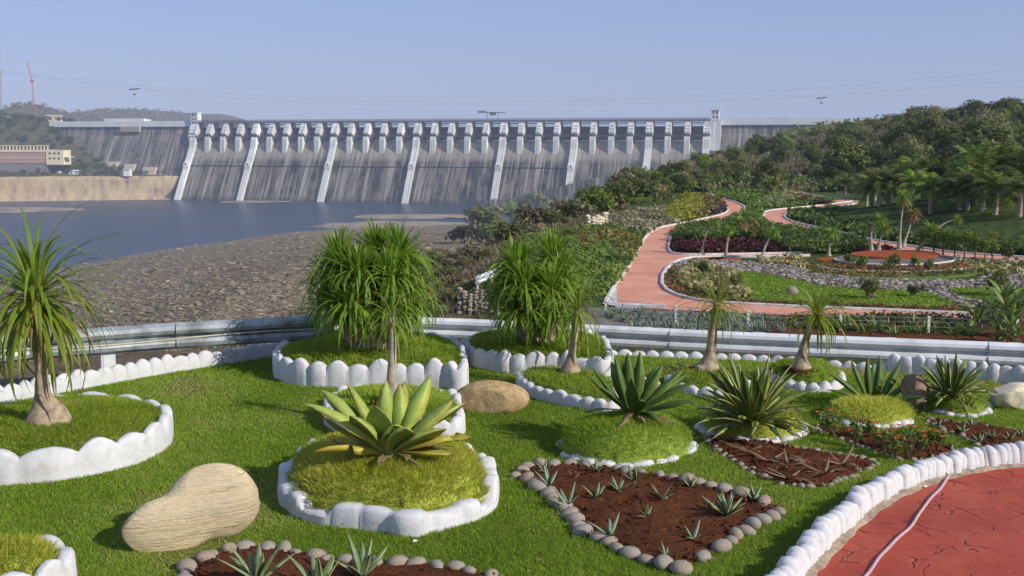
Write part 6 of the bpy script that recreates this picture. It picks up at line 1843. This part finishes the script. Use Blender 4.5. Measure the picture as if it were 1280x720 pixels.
def build_ponytails():
    # left palm with swollen base
    p = foot('L', 60, 527)
    o = thing('ponytail_palm', 'ponytail palm with a big swollen base at the left photo edge', 'palm', p)
    head = at(44, 369, p[1]) - p
    C, _ = catmull(np.array([(0, 0, -.06), (0, 0, .05), (-.01, 0, .12), (-.03, 0, .25), head * [.6, 1, .6], head]), 22)
    rr = np.interp(C[:, 2], [-.06, .0, .08, .16, .26, .45, head[2]], [.19, .195, .165, .095, .06, .048, .04])
    g = Geo(); tube(g, C, rr * (1 + .04 * np.sin(np.arange(22) * 2.1)), 20); g.build('trunk', MATS['bulb'], o, True)
    rosette(78, .95, .038, 1, (1.5, -.8), (1.0, 2.7), base=head, nseg=11, power=1.25, r0=.02).build('crown', STRAP['pony_yellow'], o)
    rosette(46, .92, .034, 5, (.35, -.7), (.9, 1.7), base=head - [0, 0, .02], nseg=9).build('crown', STRAP['pony_yellow'], o)
    g = rosette(36, .62, .022, 2, (-.4, -1.1), (.1, .5), base=head - [0, 0, .05], nseg=6); g.build('dead_skirt', STRAP['dry'], o)
    rosette(26, .98, .034, 3, (1.5, .2), (1.0, 2.2), base=head + [0, 0, .02], nseg=11, r0=.02).build('crown', STRAP['pony'], o)
    # clumps with many heads
    def clump(key, u, v, heads, L, lab, seed, mat='pony'):
        p = foot(key, u, v)
        o = thing('ponytail_palm', lab, 'palm', p)
        for i, (hu, hv, dy, n) in enumerate(heads):
            h = at(hu, hv, p[1] + dy) - p
            C, _ = catmull(np.array([(h[0] * .25, h[1] * .25, -.08), (h[0] * .45, h[1] * .45, .12), (h[0] * .8, h[1] * .8, h[2] * .6), h]), 10)
            g = Geo(); tube(g, C, np.interp(np.arange(10), [0, 3, 9], [.15, .075, .045]), 10); g.build('trunk', MATS['bulb'], o, True)
            rosette(n, L, .033, seed + i, (1.55, -.7), (1.0, 2.4), base=h, nseg=9, power=1.35, jitter=.35, r0=.03, short=.42).build('crown', STRAP[mat], o)
    clump('A', 462, 432, [(425, 325, -.1, 170), (470, 312, .15, 190), (498, 318, -.05, 170), (448, 340, -.35, 160), (488, 345, -.35, 160), (415, 345, .2, 140), (510, 342, .2, 140), (440, 378, -.45, 130), (490, 380, -.45, 130), (508, 372, -.2, 120), (415, 372, -.2, 120)], .56, 'dense many-headed ponytail palm in the large round white planter', 300)
    clump('B', 672, 424, [(645, 332, -.1, 170), (690, 322, .1, 180), (702, 348, -.1, 160), (655, 355, -.35, 150), (690, 362, -.35, 150), (632, 355, .2, 140), (650, 385, -.4, 120), (690, 388, -.4, 120)], .53, 'dense ponytail clump in the second round planter beneath the slope', 320)
    # single palms
    def single(key, u, v, pts, L, n, lab, seed, mat, w=.02, bulb=.12, el=(1.4, -.7), skirt=0, bark='bulb'):
        p = foot(key, u, v)
        P = np.array([at(a, b, p[1]) - p for a, b in pts])
        o = thing('ponytail_palm', lab, 'palm', p)
        C, _ = catmull(np.vstack([[0, 0, -.05], [0, 0, .03], P]), 18)
        hz = P[-1][2]
        rr = np.interp(C[:, 2], [-.05, .02, .10, .2, hz], [bulb, bulb * .97, bulb * .6, bulb * .36, bulb * .22])
        g = Geo(); tube(g, C, rr * (.8 if bark == 'palebark' else 1), 14); g.build('trunk', MATS[bark], o, True)
        g = Geo(); V, F = ico(1); g.add(V * [bulb * 1.8, bulb * 1.6, .03], F); g.build('soil_mound', MATS['soil'], o, True)
        rosette(n, L, w, seed, el, (.9, 2.2), base=P[-1], nseg=9, power=1.2, r0=.015).build('crown', STRAP[mat], o)
        if skirt: rosette(skirt, L * .7, w, seed + 1, (-.4, -1.2), (.1, .5), base=P[-1], nseg=5).build('dead_skirt', STRAP['dry'], o)
    single('D', 490, 503, [(489, 478), (490, 455), (491, 425), (489, 396)], .50, 30, 'slim pale-stemmed palm rising from behind the big pale agave', 41, 'pony_yellow', .020, .15, bark='palebark')
    single('C', 713, 466, [(714, 450), (717, 425), (721, 398), (722, 384)], .62, 50, 'slim palm with yellow-green drooping leaves before the second round planter', 43, 'pony_yellow', .027, .12)
    single('H', 884, 473, [(885, 462), (889, 430), (893, 400), (896, 378)], .54, 50, 'leaning palm with thin drooping crown, left of the pair before the right guardrail', 45, 'pony_yellow', .024, .14)
    single('I', 1001, 461, [(1002, 445), (1005, 432), (1012, 412), (1022, 390)], .60, 60, 'leaning palm with yellowish drooping crown, right of the pair before the right guardrail', 47, 'pony_yellow', .026, .12)
build_agaves()
build_ponytails()

# ------------------------------------------------------------------ boulders
def lobed(D_):
    """two lobes melted together, cast outwards from the middle"""
    c = np.array([(.30, .18, .10), (-.34, -.22, -.18)]); r = np.array([(.66, .64, .82), (.60, .60, .58)])
    out = np.zeros(len(D_))
    for t in np.linspace(.05, 1.6, 160):
        P = D_ * t
        f = sum(np.exp(-3.6 * (np.sum(((P - c[i]) / r[i]) ** 2, 1) - 1)) for i in (0, 1))
        out = np.where(f > 1, t, out)
    V = D_ * out[:, None]
    V[:, 1] = np.where(V[:, 1] < -.42, -.42 + (V[:, 1] + .42) * .35, V[:, 1])      # a flatter weathered front
    return V * (1 + .05 * n3(V, 2.2, 5))[:, None]

def build_boulders():
    def boulder(name, u, v, size, rz, mat, lab, seed, rough=.16, sink=.25, lobes=None, tilt=0, cuts=9):
        p = gp(u, v)
        V, F = ico(4)
        V = V.copy()
        if lobes == 2:
            V = lobed(V)
        elif lobes:
            # two rounded lobes with a saddle between them
            s = sm(-.35, .45, V[:, 0])
            k = 1 - .34 * np.exp(-((V[:, 0] + .18 + .25 * V[:, 2]) / .17) ** 2) * (V[:, 1] < .4)
            V = V * np.c_[np.ones(len(V)), k * (.74 + .34 * s), k * (.62 + .46 * s)]
        V = V * (1 + rough * n3(V, 1.3, seed) + rough * .3 * n3(V, 4, seed + 3))[:, None] * np.array(size)
        r = np.random.default_rng(seed + 50)
        for _ in range(cuts):                                   # weathered flat faces
            nrm = r.normal(0, 1, 3) * [1, 1, .7] + [0, -.4, .3]; nrm /= np.linalg.norm(nrm)
            q = V @ (nrm / np.array(size)); m = np.quantile(q, .86)
            V = V - np.where(q > m, (q - m) * .94, 0)[:, None] * nrm * np.array(size)
        V = V * (1 + .03 * n3(V / max(size), 5.0, seed))[:, None]
        if tilt:
            c, s = math.cos(tilt), math.sin(tilt); V = np.c_[V[:, 0] * c - V[:, 2] * s, V[:, 1], V[:, 0] * s + V[:, 2] * c]
        g = Geo(); g.add(V, F); o = g.build(name, mat, None, 24)
        o.location = (p[0], p[1], size[2] * (1 - sink)); o.rotation_euler = (0, 0, rz)
        setp(o, label=lab, category='boulder')
    boulder('boulder', 243, 674, (.46, .33, .325), R(16), MATS['layered'], 'large cream layered boulder with two rounded lobes lying on the front lawn', 3, .05, .42, 2, cuts=1)
    boulder('boulder', 614, 512, (.37, .24, .165), R(-4), MATS['tan_stone'], 'smooth tan boulder right of the large round planter', 12, .08, .32, cuts=2)
    boulder('boulder', 1141, 513, (.145, .11, .24), R(10), MATS['brown_stone'], 'upright brown stone between the two agaves at right', 15, .14, .25)
    boulder('boulder', 1270, 508, (.34, .22, .17), R(0), MATS['pale_stone'], 'pale boulder at the right photo edge below the white wall', 21, .12, .3)
    boulder('boulder', 795, 490, (.26, .20, .12), R(10), MATS['pale_stone'], 'flat pale stone behind the dark upright agave', 25, .12, .2)
build_boulders()

# ------------------------------------------------------------------ air
def build_haze():
    m = bpy.data.materials.new('haze'); m.use_nodes = True
    t = m.node_tree
    t.nodes.remove(t.nodes['Principled BSDF'])
    v = t.nodes.new('ShaderNodeVolumePrincipled')
    v.inputs['Color'].default_value = (.68, .79, 1.0, 1)
    v.inputs['Density'].default_value = HAZE_DENSITY
    v.inputs['Anisotropy'].default_value = 0.0
    t.links.new(v.outputs[0], t.nodes['Material Output'].inputs['Volume'])
    g = Geo(); box(g, -5600, 5600, -5600, 5600, -110, 175)
    o = g.build('haze', m); o['kind'] = 'stuff'
build_haze()
